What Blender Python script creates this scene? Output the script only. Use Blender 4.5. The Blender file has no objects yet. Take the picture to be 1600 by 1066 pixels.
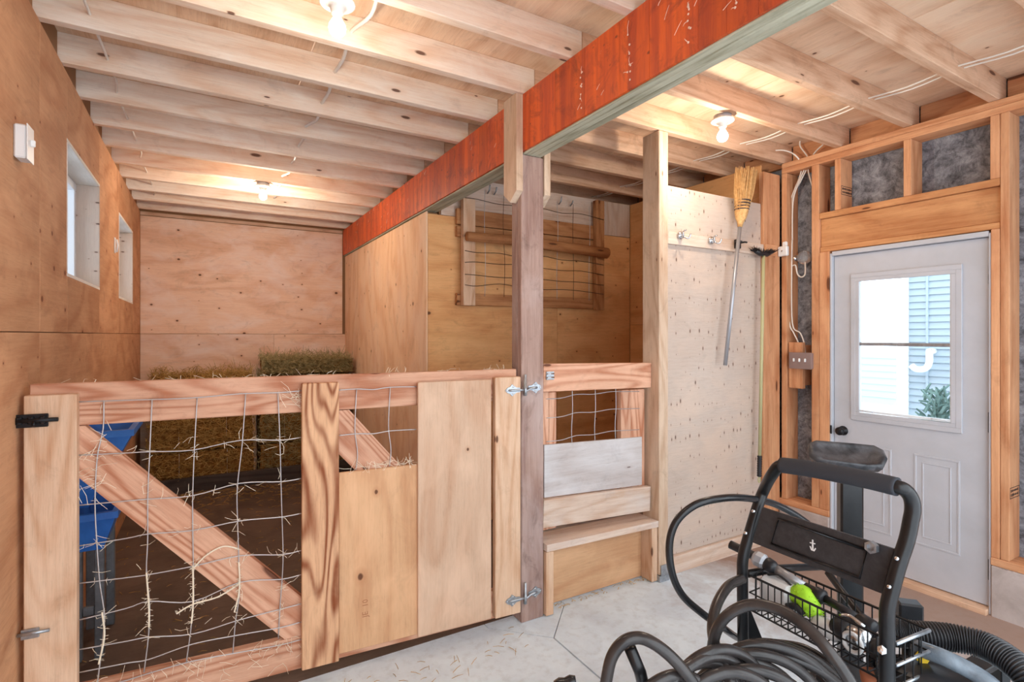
import bpy, math, random
from mathutils import Vector, Matrix, noise as mnoise

sc = bpy.context.scene
C = sc.collection
rnd = random.Random(7)
R = math.radians

# ------------------------------------------------------------------ camera, sky, light, exposure
F = 823.3; HZ = 523.5; CAMZ = 1.48
YAW = math.atan((800 - 321) / F); SN, CS = math.sin(YAW), math.cos(YAW)
cam = bpy.data.objects.new('camera', bpy.data.cameras.new('camera'))
C.objects.link(cam)
cam.location = (0, 0, CAMZ)
cam.rotation_euler = (math.pi / 2, 0, -YAW)
cam.data.sensor_width = 36; cam.data.lens = 36 * F / 1600
cam.data.shift_y = -(533 - HZ) / 1600
cam.data.clip_start = 0.02
sc.camera = cam

world = bpy.data.worlds.new('overcast_sky'); sc.world = world; world.use_nodes = True
bg = world.node_tree.nodes['Background']
bg.inputs[0].default_value = (0.86, 0.94, 1.0, 1); bg.inputs[1].default_value = 2.6

sc.view_settings.view_transform = 'Standard'; sc.view_settings.look = 'None'
sc.view_settings.exposure = 0.5; sc.view_settings.gamma = 1.0
sc.view_settings.use_curve_mapping = False
BULB_W = 22.0

# ------------------------------------------------------------------ measuring helpers (photo pixel to place)
def ray(u, v):
    r = (u - 800) / F
    return Vector((SN + r * CS, CS - r * SN, -(v - HZ) / F))
def onX(u, v, X): d = ray(u, v); t = X / d.x; return Vector((X, d.y * t, CAMZ + d.z * t))
def onY(u, v, Y): d = ray(u, v); t = Y / d.y; return Vector((d.x * t, Y, CAMZ + d.z * t))
def onZ(u, v, Z): d = ray(u, v); t = (Z - CAMZ) / d.z; return Vector((d.x * t, d.y * t, Z))
def at(u, v, D): d = ray(u, v); return Vector((0, 0, CAMZ)) + d * D

# ------------------------------------------------------------------ materials
def lin(c):
    return tuple(((x / 255 / 12.92) if x / 255 <= .04045 else ((x / 255 + .055) / 1.055) ** 2.4) for x in c) + (1,)
MATS = {}
class NT:
    def __init__(s, name):
        s.m = bpy.data.materials.new(name); s.m.use_nodes = True
        s.t = s.m.node_tree; s.n = s.t.nodes; s.b = s.n['Principled BSDF']; MATS[name] = s.m
    def node(s, typ, **kw):
        x = s.n.new(typ)
        for k, v in kw.items():
            if k.startswith('_'): setattr(x, k[1:], v)
            else: x.inputs[k.replace('__', ' ')].default_value = v
        return x
    def link(s, a, b): s.t.links.new(a, b)
    def math(s, op, a, b=None, c=None, clamp=False):
        x = s.n.new('ShaderNodeMath'); x.operation = op; x.use_clamp = clamp
        for i, q in enumerate((a, b, c)):
            if q is None: continue
            if isinstance(q, (int, float)): x.inputs[i].default_value = q
            else: s.link(q, x.inputs[i])
        return x.outputs[0]
    def mix(s, f, a, b, blend='MIX'):
        x = s.n.new('ShaderNodeMix'); x.data_type = 'RGBA'; x.blend_type = blend
        for i, q in ((0, f), (6, a), (7, b)):
            if isinstance(q, (int, float)): x.inputs[i].default_value = q
            elif isinstance(q, tuple): x.inputs[i].default_value = q
            else: s.link(q, x.inputs[i])
        return x.outputs[2]
    def ramp(s, f, lo, hi, a=0., b=1.):
        x = s.n.new('ShaderNodeMapRange'); x.clamp = True
        s.link(f, x.inputs[0])
        for i, q in ((1, lo), (2, hi), (3, a), (4, b)): x.inputs[i].default_value = q
        return x.outputs[0]
    def coords(s, jitter=True, scale=(1, 1, 1)):
        tc = s.n.new('ShaderNodeTexCoord'); out = tc.outputs['Object']
        if jitter:
            oi = s.n.new('ShaderNodeObjectInfo'); cb = s.n.new('ShaderNodeCombineXYZ')
            for i, k in enumerate((23.0, 1.3, 2.1)):
                s.link(s.math('MULTIPLY', oi.outputs['Random'], k), cb.inputs[i])
            va = s.n.new('ShaderNodeVectorMath'); va.operation = 'ADD'
            s.link(out, va.inputs[0]); s.link(cb.outputs[0], va.inputs[1]); out = va.outputs[0]
        return out
    def scaled(s, vec, sc_):
        va = s.n.new('ShaderNodeVectorMath'); va.operation = 'MULTIPLY'
        s.link(vec, va.inputs[0]); va.inputs[1].default_value = sc_; return va.outputs[0]
    def noise(s, vec, scale, detail=4, rough=.6, dist=0.):
        x = s.node('ShaderNodeTexNoise', Scale=scale, Detail=detail, Roughness=rough, Distortion=dist)
        s.link(vec, x.inputs['Vector']); return x.outputs[0]
    def bump(s, h, strength=.2, dist=.01):
        x = s.node('ShaderNodeBump', Strength=strength, Distance=dist)
        s.link(h, x.inputs['Height']); s.link(x.outputs[0], s.b.inputs['Normal'])

def wood(name, base, dark, knot=(84, 46, 30), grain=.55, rings=.45, knots=.5, kscale=(2.2, 9), ksize=.10, krand=.95, blotch=.3, blotch_col=None, rough=.72, var=.14, rfreq=9., rstretch=(.55, 4.2, 4.2), dirt=.25):
    """sawn wood: fibre streaks, growth ring lines (contours of a stretched noise), knots, dirt; grain runs along local X"""
    w = NT(name); co = w.coords()
    streak = w.noise(w.scaled(co, (1.6, 34, 34)), 2.2, 6, .68, .3)
    fine = w.noise(w.scaled(co, (9, 160, 160)), 1.6, 3, .7)
    h = w.noise(w.scaled(co, rstretch), 1., 1.5, .42, .25)
    sn = w.math('SINE', w.math('MULTIPLY', h, rfreq * 6.2832))
    ring = w.math('POWER', w.math('MULTIPLY_ADD', sn, .5, .5), 2.2)
    f = w.math('ADD', w.math('MULTIPLY', w.ramp(streak, .34, .70), grain), w.math('MULTIPLY', ring, rings), clamp=True)
    col = w.mix(f, lin(base), lin(dark))
    col = w.mix(w.ramp(fine, .52, .78, 0, .30), col, lin(tuple(int(x * .72) for x in dark)))
    bl = w.noise(w.scaled(co, (1.2, 2.4, 2.4)), 1.9, 4, .6, .5)
    bc = lin(blotch_col) if blotch_col else lin(tuple(min(255, int(x * 1.08 + 14)) for x in base))
    col = w.mix(w.math('MULTIPLY', w.ramp(bl, .46, .68), blotch), col, bc)
    d2 = w.noise(w.scaled(co, (2.2, 4, 4)), 2.3, 6, .72, .9)
    col = w.mix(w.ramp(d2, .54, .74, 0, dirt), col, lin(tuple(int(x * .66) for x in dark)))
    if knots > 0:
        vo = w.node('ShaderNodeTexVoronoi', _voronoi_dimensions='2D', Scale=1.0, Randomness=krand)
        sx = w.n.new('ShaderNodeSeparateXYZ'); w.link(co, sx.inputs[0]); cx = w.n.new('ShaderNodeCombineXYZ')
        w.link(w.math('MULTIPLY', sx.outputs[0], kscale[0]), cx.inputs[0])
        w.link(w.math('MULTIPLY', w.math('ADD', sx.outputs[1], sx.outputs[2]), kscale[1]), cx.inputs[1])
        w.link(cx.outputs[0], vo.inputs['Vector'])
        sep = w.n.new('ShaderNodeSeparateColor'); w.link(vo.outputs['Color'], sep.inputs[0])
        gate = w.math('LESS_THAN', sep.outputs[0], knots)
        size = w.math('MULTIPLY_ADD', w.math('POWER', sep.outputs[1], 2.), ksize * 1.1, ksize * .35)
        d = w.math('DIVIDE', w.math('ADD', vo.outputs['Distance'], w.math('MULTIPLY_ADD', streak, ksize * .5, -ksize * .25)), size)
        core = w.math('MULTIPLY', w.ramp(d, .62, 1.0, 1., 0.), gate)
        halo = w.math('MULTIPLY', w.ramp(d, .9, 2.8, .5, 0.), gate)
        col = w.mix(halo, col, lin(dark)); col = w.mix(w.math('MULTIPLY', core, .88), col, lin(knot))
    oi = w.n.new('ShaderNodeObjectInfo')
    hs = w.n.new('ShaderNodeHueSaturation')
    w.link(w.math('MULTIPLY_ADD', oi.outputs['Random'], var, 1 - var * .5), hs.inputs['Value'])
    w.link(col, hs.inputs['Color']); w.link(hs.outputs[0], w.b.inputs['Base Color'])
    w.b.inputs['Roughness'].default_value = rough; w.b.inputs['Specular IOR Level'].default_value = .25
    w.bump(w.math('ADD', streak, w.math('MULTIPLY', fine, .6)), .3, .004)
    return w.m
PLYK = dict(kscale=(5, 6.5), ksize=.07, rings=.42, grain=.35, rfreq=6., rstretch=(.9, 2.4, 2.4), dirt=.3)
wood('wood_joist_pale', (248, 230, 212), (230, 192, 162), knots=.30, kscale=(2.6, 8), ksize=.10, blotch=.5, blotch_col=(252, 244, 234), dirt=.25)
wood('wood_joist_aged', (218, 182, 154), (184, 138, 106), knots=.18, dirt=.4)
wood('wood_stud', (222, 168, 126), (184, 118, 78), knots=.3, ksize=.12, dirt=.3)
wood('wood_header', (216, 160, 110), (178, 112, 68), knots=.2, dirt=.35)
wood('wood_gate', (218, 172, 144), (178, 116, 86), knots=.22, kscale=(2.2, 7), ksize=.13, grain=.35, rings=.75, dirt=.3, rfreq=15, rstretch=(.5, 5, 5))
wood('wood_gate_pale', (222, 190, 162), (196, 150, 116), knots=.35, kscale=(3.0, 8), ksize=.10, rings=.5, rfreq=13)
wood('wood_gate_figured', (230, 182, 142), (140, 76, 44), knots=.25, ksize=.13, grain=.3, rings=.82, rfreq=15, rstretch=(.9, 4.6, 4.6))
wood('wood_post', (176, 148, 136), (132, 100, 90), knots=.2, blotch_col=(190, 172, 168), blotch=.5, dirt=.6, rough=.8)
wood('wood_cleat', (216, 192, 168), (186, 150, 122), knots=.25, dirt=.35)
wood('wood_trim_pale', (228, 208, 192), (200, 164, 138), knots=.28, blotch_col=(216, 210, 208), blotch=.5)
wood('wood_whitewash', (212, 208, 208), (186, 174, 170), knots=.3, knot=(110, 92, 88), blotch_col=(226, 224, 226), blotch=.5)
wood('wood_rack', (196, 142, 96), (150, 94, 56), knots=.3, dirt=.4)
wood('wood_dark', (84, 74, 70), (54, 46, 44), knots=.1)
wood('ply_left', (204, 156, 118), (172, 114, 76), knot=(112, 60, 32), knots=.30, blotch=.4, **PLYK)
wood('ply_back', (244, 208, 180), (218, 164, 128), knots=.34, blotch_col=(244, 222, 210), blotch=.75, **PLYK)
wood('ply_partition', (244, 204, 164), (222, 164, 120), knots=.22, blotch_col=(240, 210, 184), blotch=.4, **PLYK)
wood('ply_alcove', (238, 184, 128), (210, 144, 88), knots=.30, **PLYK)
wood('ply_deck', (238, 206, 176), (206, 160, 124), knots=.2, blotch_col=(240, 220, 196), blotch=.5, **PLYK)
wood('ply_lining', (206, 190, 178), (192, 166, 148), knot=(84, 56, 46), knots=.62, kscale=(24, 9), ksize=.10, krand=.55, rings=.22, grain=.3, rfreq=5, rstretch=(1, 1, .5), blotch_col=(222, 196, 176), blotch=.5, dirt=.15)
wood('ply_gate', (214, 182, 156), (194, 148, 116), knots=.10, kscale=(4, 5), ksize=.06, rings=.4, grain=.3, rfreq=6, rstretch=(.8, 2.6, 2.6), blotch=.5, dirt=.15)
wood('ply_gate_orange', (216, 172, 132), (188, 132, 92), knots=.32, kscale=(3, 4), ksize=.07, rings=.4, grain=.3, rfreq=6, rstretch=(.8, 2.6, 2.6), blotch=.4, dirt=.15)
wood('paint_white_pine', (240, 238, 232), (226, 220, 212), knots=.25, knot=(170, 140, 120), dirt=.1)

def beam_mat():
    w = NT('paint_red_beam'); co = w.coords()
    n1 = w.noise(w.scaled(co, (16, .5, .9)), 1.2, 5, .65, .3)
    n2 = w.noise(co, 7.5, 7, .72, 1.0)
    col = w.mix(w.ramp(n1, .38, .62), lin((186, 74, 36)), lin((226, 100, 34)))
    col = w.mix(w.ramp(n2, .50, .70, 0, .7), col, lin((112, 44, 32)))
    vo = w.node('ShaderNodeTexVoronoi', Scale=1., Randomness=1.); w.link(w.scaled(co, (9, 14, 14)), vo.inputs['Vector'])
    col = w.mix(w.ramp(vo.outputs['Distance'], .05, .1, .7, 0), col, lin((70, 30, 24)))
    sc_ = w.noise(w.scaled(co, (5, 3, 2.4)), 1.9, 7, .8, 1.8)
    col = w.mix(w.ramp(sc_, .66, .76, 0, .65), col, lin((228, 196, 180)))
    oi = w.n.new('ShaderNodeObjectInfo'); hs = w.n.new('ShaderNodeHueSaturation')
    w.link(w.math('MULTIPLY_ADD', oi.outputs['Random'], .22, .88), hs.inputs['Value']); w.link(col, hs.inputs['Color'])
    w.link(hs.outputs[0], w.b.inputs['Base Color']); w.b.inputs['Roughness'].default_value = .5
    w.bump(n2, .15, .005)
beam_mat()
wood('wood_beam_under', (206, 206, 184), (160, 158, 134), knots=0, grain=.8)

def simple(name, col, rough=.5, metal=0., var=0., nscale=8, spec=.5, col2=None, bump=0., alpha=None, trans=0., ior=1.45, coat=0.):
    w = NT(name)
    if var or col2:
        co = w.coords(False); n = w.noise(co, nscale, 5, .62, .3)
        c2 = lin(col2) if col2 else lin(tuple(int(x * (1 - var)) for x in col))
        w.link(w.mix(w.ramp(n, .38, .68), lin(col), c2), w.b.inputs['Base Color'])
        if bump: w.bump(n, bump, .01)
    else: w.b.inputs['Base Color'].default_value = lin(col)
    w.b.inputs['Roughness'].default_value = rough; w.b.inputs['Metallic'].default_value = metal
    w.b.inputs['Specular IOR Level'].default_value = spec
    w.b.inputs['Transmission Weight'].default_value = trans; w.b.inputs['IOR'].default_value = ior
    w.b.inputs['Coat Weight'].default_value = coat
    return w.m
simple('door_paint', (196, 198, 206), .45, var=.05, nscale=3)
simple('white_plastic', (236, 236, 236), .4)
simple('window_vinyl', (232, 238, 244), .4)
simple('black_hardware', (26, 26, 30), .42, .3)
simple('galvanised', (186, 192, 198), .38, .85, col2=(150, 156, 164), nscale=30)
simple('wire_steel', (196, 194, 196), .45, .7)
simple('wire_rusty', (90, 66, 50), .6, .5)
simple('black_paint', (22, 22, 24), .3, .1, col2=(34, 34, 36), nscale=14)
simple('panel_black', (50, 48, 50), .5, .1, col2=(62, 60, 62), nscale=60)
simple('grip_foam', (58, 60, 66), .75, spec=.3)
simple('hose_rubber', (46, 43, 43), .27, col2=(64, 58, 56), nscale=9)
simple('hose_black', (34, 34, 36), .24)
simple('chrome', (205, 208, 212), .22, 1.)
simple('blue_plastic', (62, 132, 224), .45, col2=(48, 108, 196), nscale=5)
simple('grey_metal', (128, 132, 138), .5, .4, var=.25)
simple('cable_white', (236, 230, 222), .5)
simple('box_grey', (150, 128, 124), .5, .2)
simple('porcelain', (242, 240, 236), .3)
simple('black_plastic', (30, 30, 33), .4, col2=(44, 44, 48), nscale=12)
simple('hood_grey', (128, 142, 154), .25, col2=(84, 94, 104), nscale=12)
simple('hose_ribbed', (52, 52, 55), .3)
simple('sticker_yellow', (228, 190, 50), .5)
simple('neon_green', (176, 230, 50), .6, col2=(150, 205, 40), nscale=40)
simple('bucket_white', (222, 222, 222), .45, var=.08)
simple('scuffed_black', (40, 41, 45), .42, col2=(92, 92, 96), nscale=14)
simple('terracotta', (178, 112, 82), .7)
simple('broom_straw', (222, 180, 122), .8, col2=(190, 142, 88), nscale=60)
simple('broom_thread', (48, 44, 60), .8)
simple('alu_pole', (176, 178, 184), .38, .6)
simple('pole_olive', (188, 184, 140), .5)
simple('hay', (214, 174, 106), .9, col2=(120, 88, 44), nscale=25, spec=.1)
simple('hay_green', (190, 172, 124), .9, col2=(112, 100, 66), nscale=25, spec=.1)
simple('hay_body', (160, 116, 62), .95, col2=(92, 62, 30), nscale=22, bump=.8, spec=.05)
simple('straw_light', (238, 226, 204), .85, spec=.1)
simple('snow', (244, 246, 250), .8, spec=.1)
simple('siding_blue', (172, 188, 198), .6, spec=.2)
simple('exterior_white', (246, 248, 250), .6, spec=.2)
simple('shrub_green', (116, 144, 136), .8, col2=(96, 124, 118), nscale=6)
simple('socket_grey', (170, 172, 178), .35, .2)
simple('sheathing', (150, 110, 75), .8)
simple('stamp_ink', (46, 36, 34), .8)
simple('stamp_faint', (166, 112, 78), .8)
simple('pale_scar', (240, 206, 184), .8)

def glass(name, tint=(1, 1, 1, 1)):
    w = NT(name); n = w.n
    tr = n.new('ShaderNodeBsdfTransparent'); tr.inputs[0].default_value = tint
    gl = n.new('ShaderNodeBsdfGlossy'); gl.inputs['Roughness'].default_value = .03
    fr = n.new('ShaderNodeFresnel'); fr.inputs[0].default_value = 1.25
    mx = n.new('ShaderNodeMixShader'); w.link(fr.outputs[0], mx.inputs[0]); w.link(tr.outputs[0], mx.inputs[1]); w.link(gl.outputs[0], mx.inputs[2])
    w.link(mx.outputs[0], n['Material Output'].inputs[0])
glass('window_glass', (.94, .97, 1, 1))
w = NT('bulb_glow'); w.b.inputs['Base Color'].default_value = (1, 1, 1, 1)
w.b.inputs['Emission Color'].default_value = lin((255, 232, 200)); w.b.inputs['Emission Strength'].default_value = 6
w = NT('clear_bulb'); w.b.inputs['Base Color'].default_value = (.9, .92, .95, 1); w.b.inputs['Roughness'].default_value = .05
w.b.inputs['Transmission Weight'].default_value = .85

def concrete():
    w = NT('concrete_floor'); tc = w.n.new('ShaderNodeNewGeometry'); p = tc.outputs['Position']
    n1 = w.noise(p, 3.2, 6, .65, .4); n2 = w.noise(p, 22, 5, .6)
    col = w.mix(w.ramp(n1, .35, .7), lin((228, 244, 255)), lin((208, 222, 235)))
    col = w.mix(w.ramp(n2, .5, .75, 0, .25), col, lin((140, 136, 132)))
    sep = w.n.new('ShaderNodeSeparateXYZ'); w.link(p, sep.inputs[0])
    # rust coloured dirt trodden in by the door, fading out in a ragged edge
    dx = w.math('ADD', sep.outputs[0], w.math('MULTIPLY_ADD', n1, 1.2, -.6))
    col = w.mix(w.ramp(dx, 2.35, 3.1, 0, .85), col, lin((150, 110, 82)))
    w.link(col, w.b.inputs['Base Color']); w.b.inputs['Roughness'].default_value = .75; w.b.inputs['Specular IOR Level'].default_value = .3
    w.bump(n2, .15, .004)
    w = NT('stall_floor_dirt'); tc = w.n.new('ShaderNodeNewGeometry'); p = tc.outputs['Position']
    n1 = w.noise(p, 2.4, 6, .65, .8); n2 = w.noise(w.scaled(p, (6, 22, 6)), 1.5, 5, .6)
    col = w.mix(w.ramp(n1, .35, .7), lin((84, 68, 58)), lin((112, 92, 80)))
    col = w.mix(w.ramp(n2, .5, .8, 0, .5), col, lin((60, 46, 38)))
    w.link(col, w.b.inputs['Base Color']); w.b.inputs['Roughness'].default_value = .6; w.bump(n1, .2, .01)
    w = NT('concrete_stem'); co = w.coords(False)
    n1 = w.noise(co, 6, 6, .65, .4); n2 = w.noise(w.scaled(co, (5, 9, 9)), 1.2, 5, .7, .5)
    col = w.mix(w.ramp(n1, .35, .7), lin((196, 184, 180)), lin((160, 146, 140)))
    col = w.mix(w.ramp(n2, .62, .68, 0, .7), col, lin((96, 76, 66)))
    w.link(col, w.b.inputs['Base Color']); w.b.inputs['Roughness'].default_value = .85; w.bump(n1, .3, .01)
    w = NT('building_paper'); co = w.coords(False)
    n1 = w.noise(co, 9, 9, .82, .5); n2 = w.noise(w.scaled(co, (6, 16, 5)), 2.2, 7, .78, .6)
    col = w.mix(w.ramp(n1, .36, .64), lin((66, 68, 77)), lin((176, 182, 194)))
    col = w.mix(w.ramp(n2, .48, .66, 0, .75), col, lin((50, 52, 58)))
    w.link(col, w.b.inputs['Base Color']); w.b.inputs['Roughness'].default_value = .6; w.bump(n1, .6, .02)
concrete()
# ------------------------------------------------------------------ mesh helpers
def parent_to(o, par):
    if par is not None:
        o.parent = par; o.matrix_parent_inverse = Matrix.Translation(-Vector(BASE[par.name]))
BASE = {}
def mesh_obj(name, verts, faces, mat, par=None, smooth=False, origin=(0, 0, 0)):
    me = bpy.data.meshes.new(name)
    o0 = Vector(origin)
    me.from_pydata([tuple(Vector(v) - o0) for v in verts], [], faces)
    if smooth: me.polygons.foreach_set('use_smooth', [True] * len(faces))
    me.materials.append(MATS[mat]); me.update()
    o = bpy.data.objects.new(name, me); C.objects.link(o); o.location = o0
    BASE[o.name] = tuple(o0) ; parent_to(o, par)
    return o
def tag(o, label, cat=None, group=None, kind=None):
    o['label'] = label
    if cat: o['category'] = cat
    if group: o['group'] = group
    if kind: o['kind'] = kind
    return o
def thing(name, label, cat, loc, group=None, kind=None):
    o = bpy.data.objects.new(name, None); C.objects.link(o); o.location = loc; o.empty_display_size = .1
    BASE[o.name] = tuple(loc); tag(o, label, cat, group, kind)
    return o
def struct(name, label, loc=(0, 0, 0)):
    return thing(name, label, None, loc, kind='structure')

def cbox(sx, sy, sz, b):
    h = (sx / 2, sy / 2, sz / 2); b = min(b, .3 * min(sx, sy, sz)); V = []; idx = {}
    for k in range(3):
        for a in (-1, 1):
            for bb in (-1, 1):
                for c in (-1, 1):
                    s = (a, bb, c); p = [s[i] * (h[i] - (0 if i == k else b)) for i in range(3)]
                    idx[(k, s)] = len(V); V.append(p)
    Fc = []
    def add(ids):
        p = [Vector(V[i]) for i in ids]; n = (p[1] - p[0]).cross(p[2] - p[0]); c = sum(p, Vector()) / len(p)
        Fc.append(ids if n.dot(c) > 0 else ids[::-1])
    for k in range(3):
        i, j = [q for q in range(3) if q != k]
        for sg in (-1, 1):
            ids = []
            for a, c in ((-1, -1), (1, -1), (1, 1), (-1, 1)):
                s = [0, 0, 0]; s[k] = sg; s[i] = a; s[j] = c; ids.append(idx[(k, tuple(s))])
            add(ids)
    for k in range(3):
        i, j = [q for q in range(3) if q != k]
        for a in (-1, 1):
            for c in (-1, 1):
                s1 = [0, 0, 0]; s1[i] = a; s1[j] = c; s1[k] = -1; s2 = list(s1); s2[k] = 1
                s1, s2 = tuple(s1), tuple(s2)
                add([idx[(i, s1)], idx[(i, s2)], idx[(j, s2)], idx[(j, s1)]])
    for a in (-1, 1):
        for bb in (-1, 1):
            for c in (-1, 1):
                s = (a, bb, c); add([idx[(0, s)], idx[(1, s)], idx[(2, s)]])
    return V, Fc
CACHE = {}
def obox(name, center, ex, ey, ez, size, mat, par=None, bev=.0025):
    """a bevelled board: ex runs along the grain; ex, ey, ez are unit vectors, size in that order"""
    key = (round(size[0], 4), round(size[1], 4), round(size[2], 4), bev, mat)
    me = CACHE.get(key)
    if me is None:
        V, Fc = cbox(*size, bev); me = bpy.data.meshes.new(name); me.from_pydata(V, [], Fc)
        me.materials.append(MATS[mat]); me.update(); CACHE[key] = me
    o = bpy.data.objects.new(name, me); C.objects.link(o)
    m = Matrix((ex, ey, ez)).transposed().to_4x4(); m.translation = Vector(center)
    o.matrix_basis = m; BASE[o.name] = tuple(center)
    if par is not None:
        o.parent = par; o.matrix_parent_inverse = Matrix.Translation(-Vector(BASE[par.name]))
    return o
AX = {'x': (Vector((1, 0, 0)), Vector((0, 1, 0)), Vector((0, 0, 1))),
      'y': (Vector((0, 1, 0)), Vector((-1, 0, 0)), Vector((0, 0, 1))),
      'z': (Vector((0, 0, 1)), Vector((1, 0, 0)), Vector((0, 1, 0)))}
def abox(name, x0, x1, y0, y1, z0, z1, mat, par=None, bev=.0025, grain=None):
    x0, x1 = min(x0, x1), max(x0, x1); y0, y1 = min(y0, y1), max(y0, y1)
    d = {'x': x1 - x0, 'y': y1 - y0, 'z': z1 - z0}
    g = grain or max(d, key=d.get)
    ex, ey, ez = AX[g]
    sz = {'x': (d['x'], d['y'], d['z']), 'y': (d['y'], d['x'], d['z']), 'z': (d['z'], d['x'], d['y'])}[g]
    return obox(name, ((x0 + x1) / 2, (y0 + y1) / 2, (z0 + z1) / 2), ex, ey, ez, sz, mat, par, bev)
def bar(name, p0, p1, w, t, mat, par=None, up=(0, 0, 1), bev=.0025):
    """square bar from p0 to p1, w measured along up"""
    p0, p1 = Vector(p0), Vector(p1); ex = (p1 - p0).normalized(); ez = Vector(up)
    ez = (ez - ex * ez.dot(ex)).normalized(); ey = ez.cross(ex)
    return obox(name, (p0 + p1) / 2, ex, ey, ez, ((p1 - p0).length, t, w), mat, par, bev)

class MB:
    def __init__(s): s.v = []; s.f = []
    def add(s, V, Fc):
        n = len(s.v); s.v += [tuple(p) for p in V]; s.f += [[i + n for i in q] for q in Fc]
    def tube(s, path, r, n=8, closed=False, cap=True):
        P = [Vector(p) for p in path]; m = len(P); rings = []
        rr = r if callable(r) else (lambda i: r)
        nrm = None; base = len(s.v)
        for i in range(m):
            if closed: t = (P[(i + 1) % m] - P[i - 1])
            else: t = P[min(i + 1, m - 1)] - P[max(i - 1, 0)]
            t.normalize()
            if nrm is None:
                a = Vector((0, 0, 1)) if abs(t.z) < .9 else Vector((1, 0, 0)); nrm = (a - t * a.dot(t)).normalized()
            else: nrm = (nrm - t * nrm.dot(t)).normalized()
            b = t.cross(nrm)
            for k in range(n):
                a = 2 * math.pi * k / n
                s.v.append(tuple(P[i] + (nrm * math.cos(a) + b * math.sin(a)) * rr(i)))
        for i in range(m if closed else m - 1):
            for k in range(n):
                a = base + i * n + k; b_ = base + i * n + (k + 1) % n
                j = (i + 1) % m; c = base + j * n + (k + 1) % n; d = base + j * n + k
                s.f.append([a, b_, c, d])
        if cap and not closed:
            s.f.append([base + k for k in range(n)][::-1]); s.f.append([base + (m - 1) * n + k for k in range(n)])
        return s
    def lathe(s, origin, axis, prof, n=16):
        """prof: (distance along axis, radius)"""
        o = Vector(origin); a = Vector(axis).normalized()
        q = Vector((0, 0, 1)) if abs(a.z) < .9 else Vector((1, 0, 0)); e = (q - a * q.dot(a)).normalized(); g = a.cross(e)
        base = len(s.v)
        for d, r in prof:
            for k in range(n):
                t = 2 * math.pi * k / n; s.v.append(tuple(o + a * d + (e * math.cos(t) + g * math.sin(t)) * r))
        for i in range(len(prof) - 1):
            for k in range(n):
                s.f.append([base + i * n + k, base + i * n + (k + 1) % n, base + (i + 1) * n + (k + 1) % n, base + (i + 1) * n + k])
        s.f.append([base + k for k in range(n)][::-1]); s.f.append([base + (len(prof) - 1) * n + k for k in range(n)])
        return s
    def box(s, c, ex, ey, ez, size, b=.002):
        V, Fc = cbox(*size, b); c = Vector(c)
        s.add([c + ex * v[0] + ey * v[1] + ez * v[2] for v in V], Fc); return s
    def prism(s, pts, off):
        """polygon pts (3D), extruded by vector off"""
        n = len(pts); P = [Vector(p) for p in pts]; o = Vector(off)
        nn = (P[1] - P[0]).cross(P[2] - P[0])
        if nn.dot(o) > 0: P = P[::-1]
        s.add(P + [p + o for p in P], [list(range(n)), list(range(n, 2 * n))[::-1]] + [[i, i + n, (i + 1) % n + n, (i + 1) % n][::-1] for i in range(n)][::1])
        return s
    def ribbon(s, p0, p1, bend, w):
        """a straw: thin three-sided sliver bent in the middle"""
        p0, p1 = Vector(p0), Vector(p1); t = (p1 - p0).normalized()
        a = Vector((0, 0, 1)) if abs(t.z) < .8 else Vector((1, 0, 0)); e = t.cross(a).normalized(); g = t.cross(e)
        m = (p0 + p1) / 2 + Vector(bend); b = len(s.v)
        for p, ww in ((p0, w), (m, w), (p1, w * .6)):
            for k in range(3):
                an = 2.094 * k; s.v.append(tuple(p + (e * math.cos(an) + g * math.sin(an)) * ww))
        for i in range(2):
            for k in range(3): s.f.append([b + i * 3 + k, b + i * 3 + (k + 1) % 3, b + i * 3 + 3 + (k + 1) % 3, b + i * 3 + 3 + k])
        return s
    def build(s, name, mat, par=None, smooth=False, origin=None):
        if origin is None:
            n = len(s.v); origin = [sum(p[i] for p in s.v) / n for i in range(3)]
        return mesh_obj(name, s.v, s.f, mat, par, smooth, origin)
def spline(pts, sub=6, closed=False):
    P = [Vector(p) for p in pts]; n = len(P); out = []
    for i in range(n if closed else n - 1):
        g = lambda k: P[k % n] if closed else P[max(0, min(n - 1, k))]
        a, b, c, d = g(i - 1), g(i), g(i + 1), g(i + 2)
        for j in range(sub):
            t = j / sub
            out.append(.5 * ((2 * b) + (c - a) * t + (2 * a - 5 * b + 4 * c - d) * t * t + (3 * b - a - 3 * c + d) * t ** 3))
    if not closed: out.append(P[-1])
    return out
def tube_obj(name, pts, r, mat, par=None, n=8, sub=5, closed=False):
    return MB().tube(spline(pts, sub, closed) if sub > 1 else pts, r, n, closed).build(name, mat, par, True)
X_, Y_, Z_ = AX['x']

# ------------------------------------------------------------------ key dimensions
XW, YB, XR = -.56, 6.37, 3.58          # left wall face, back wall face, right stud face
ZJ, ZD = 2.71, 2.845                   # joist underside, deck underside
XBM = 1.40                             # beam left face
YFRONT = -.55                          # unseen end left open behind the viewer, drawn close to admit more sky light

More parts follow.
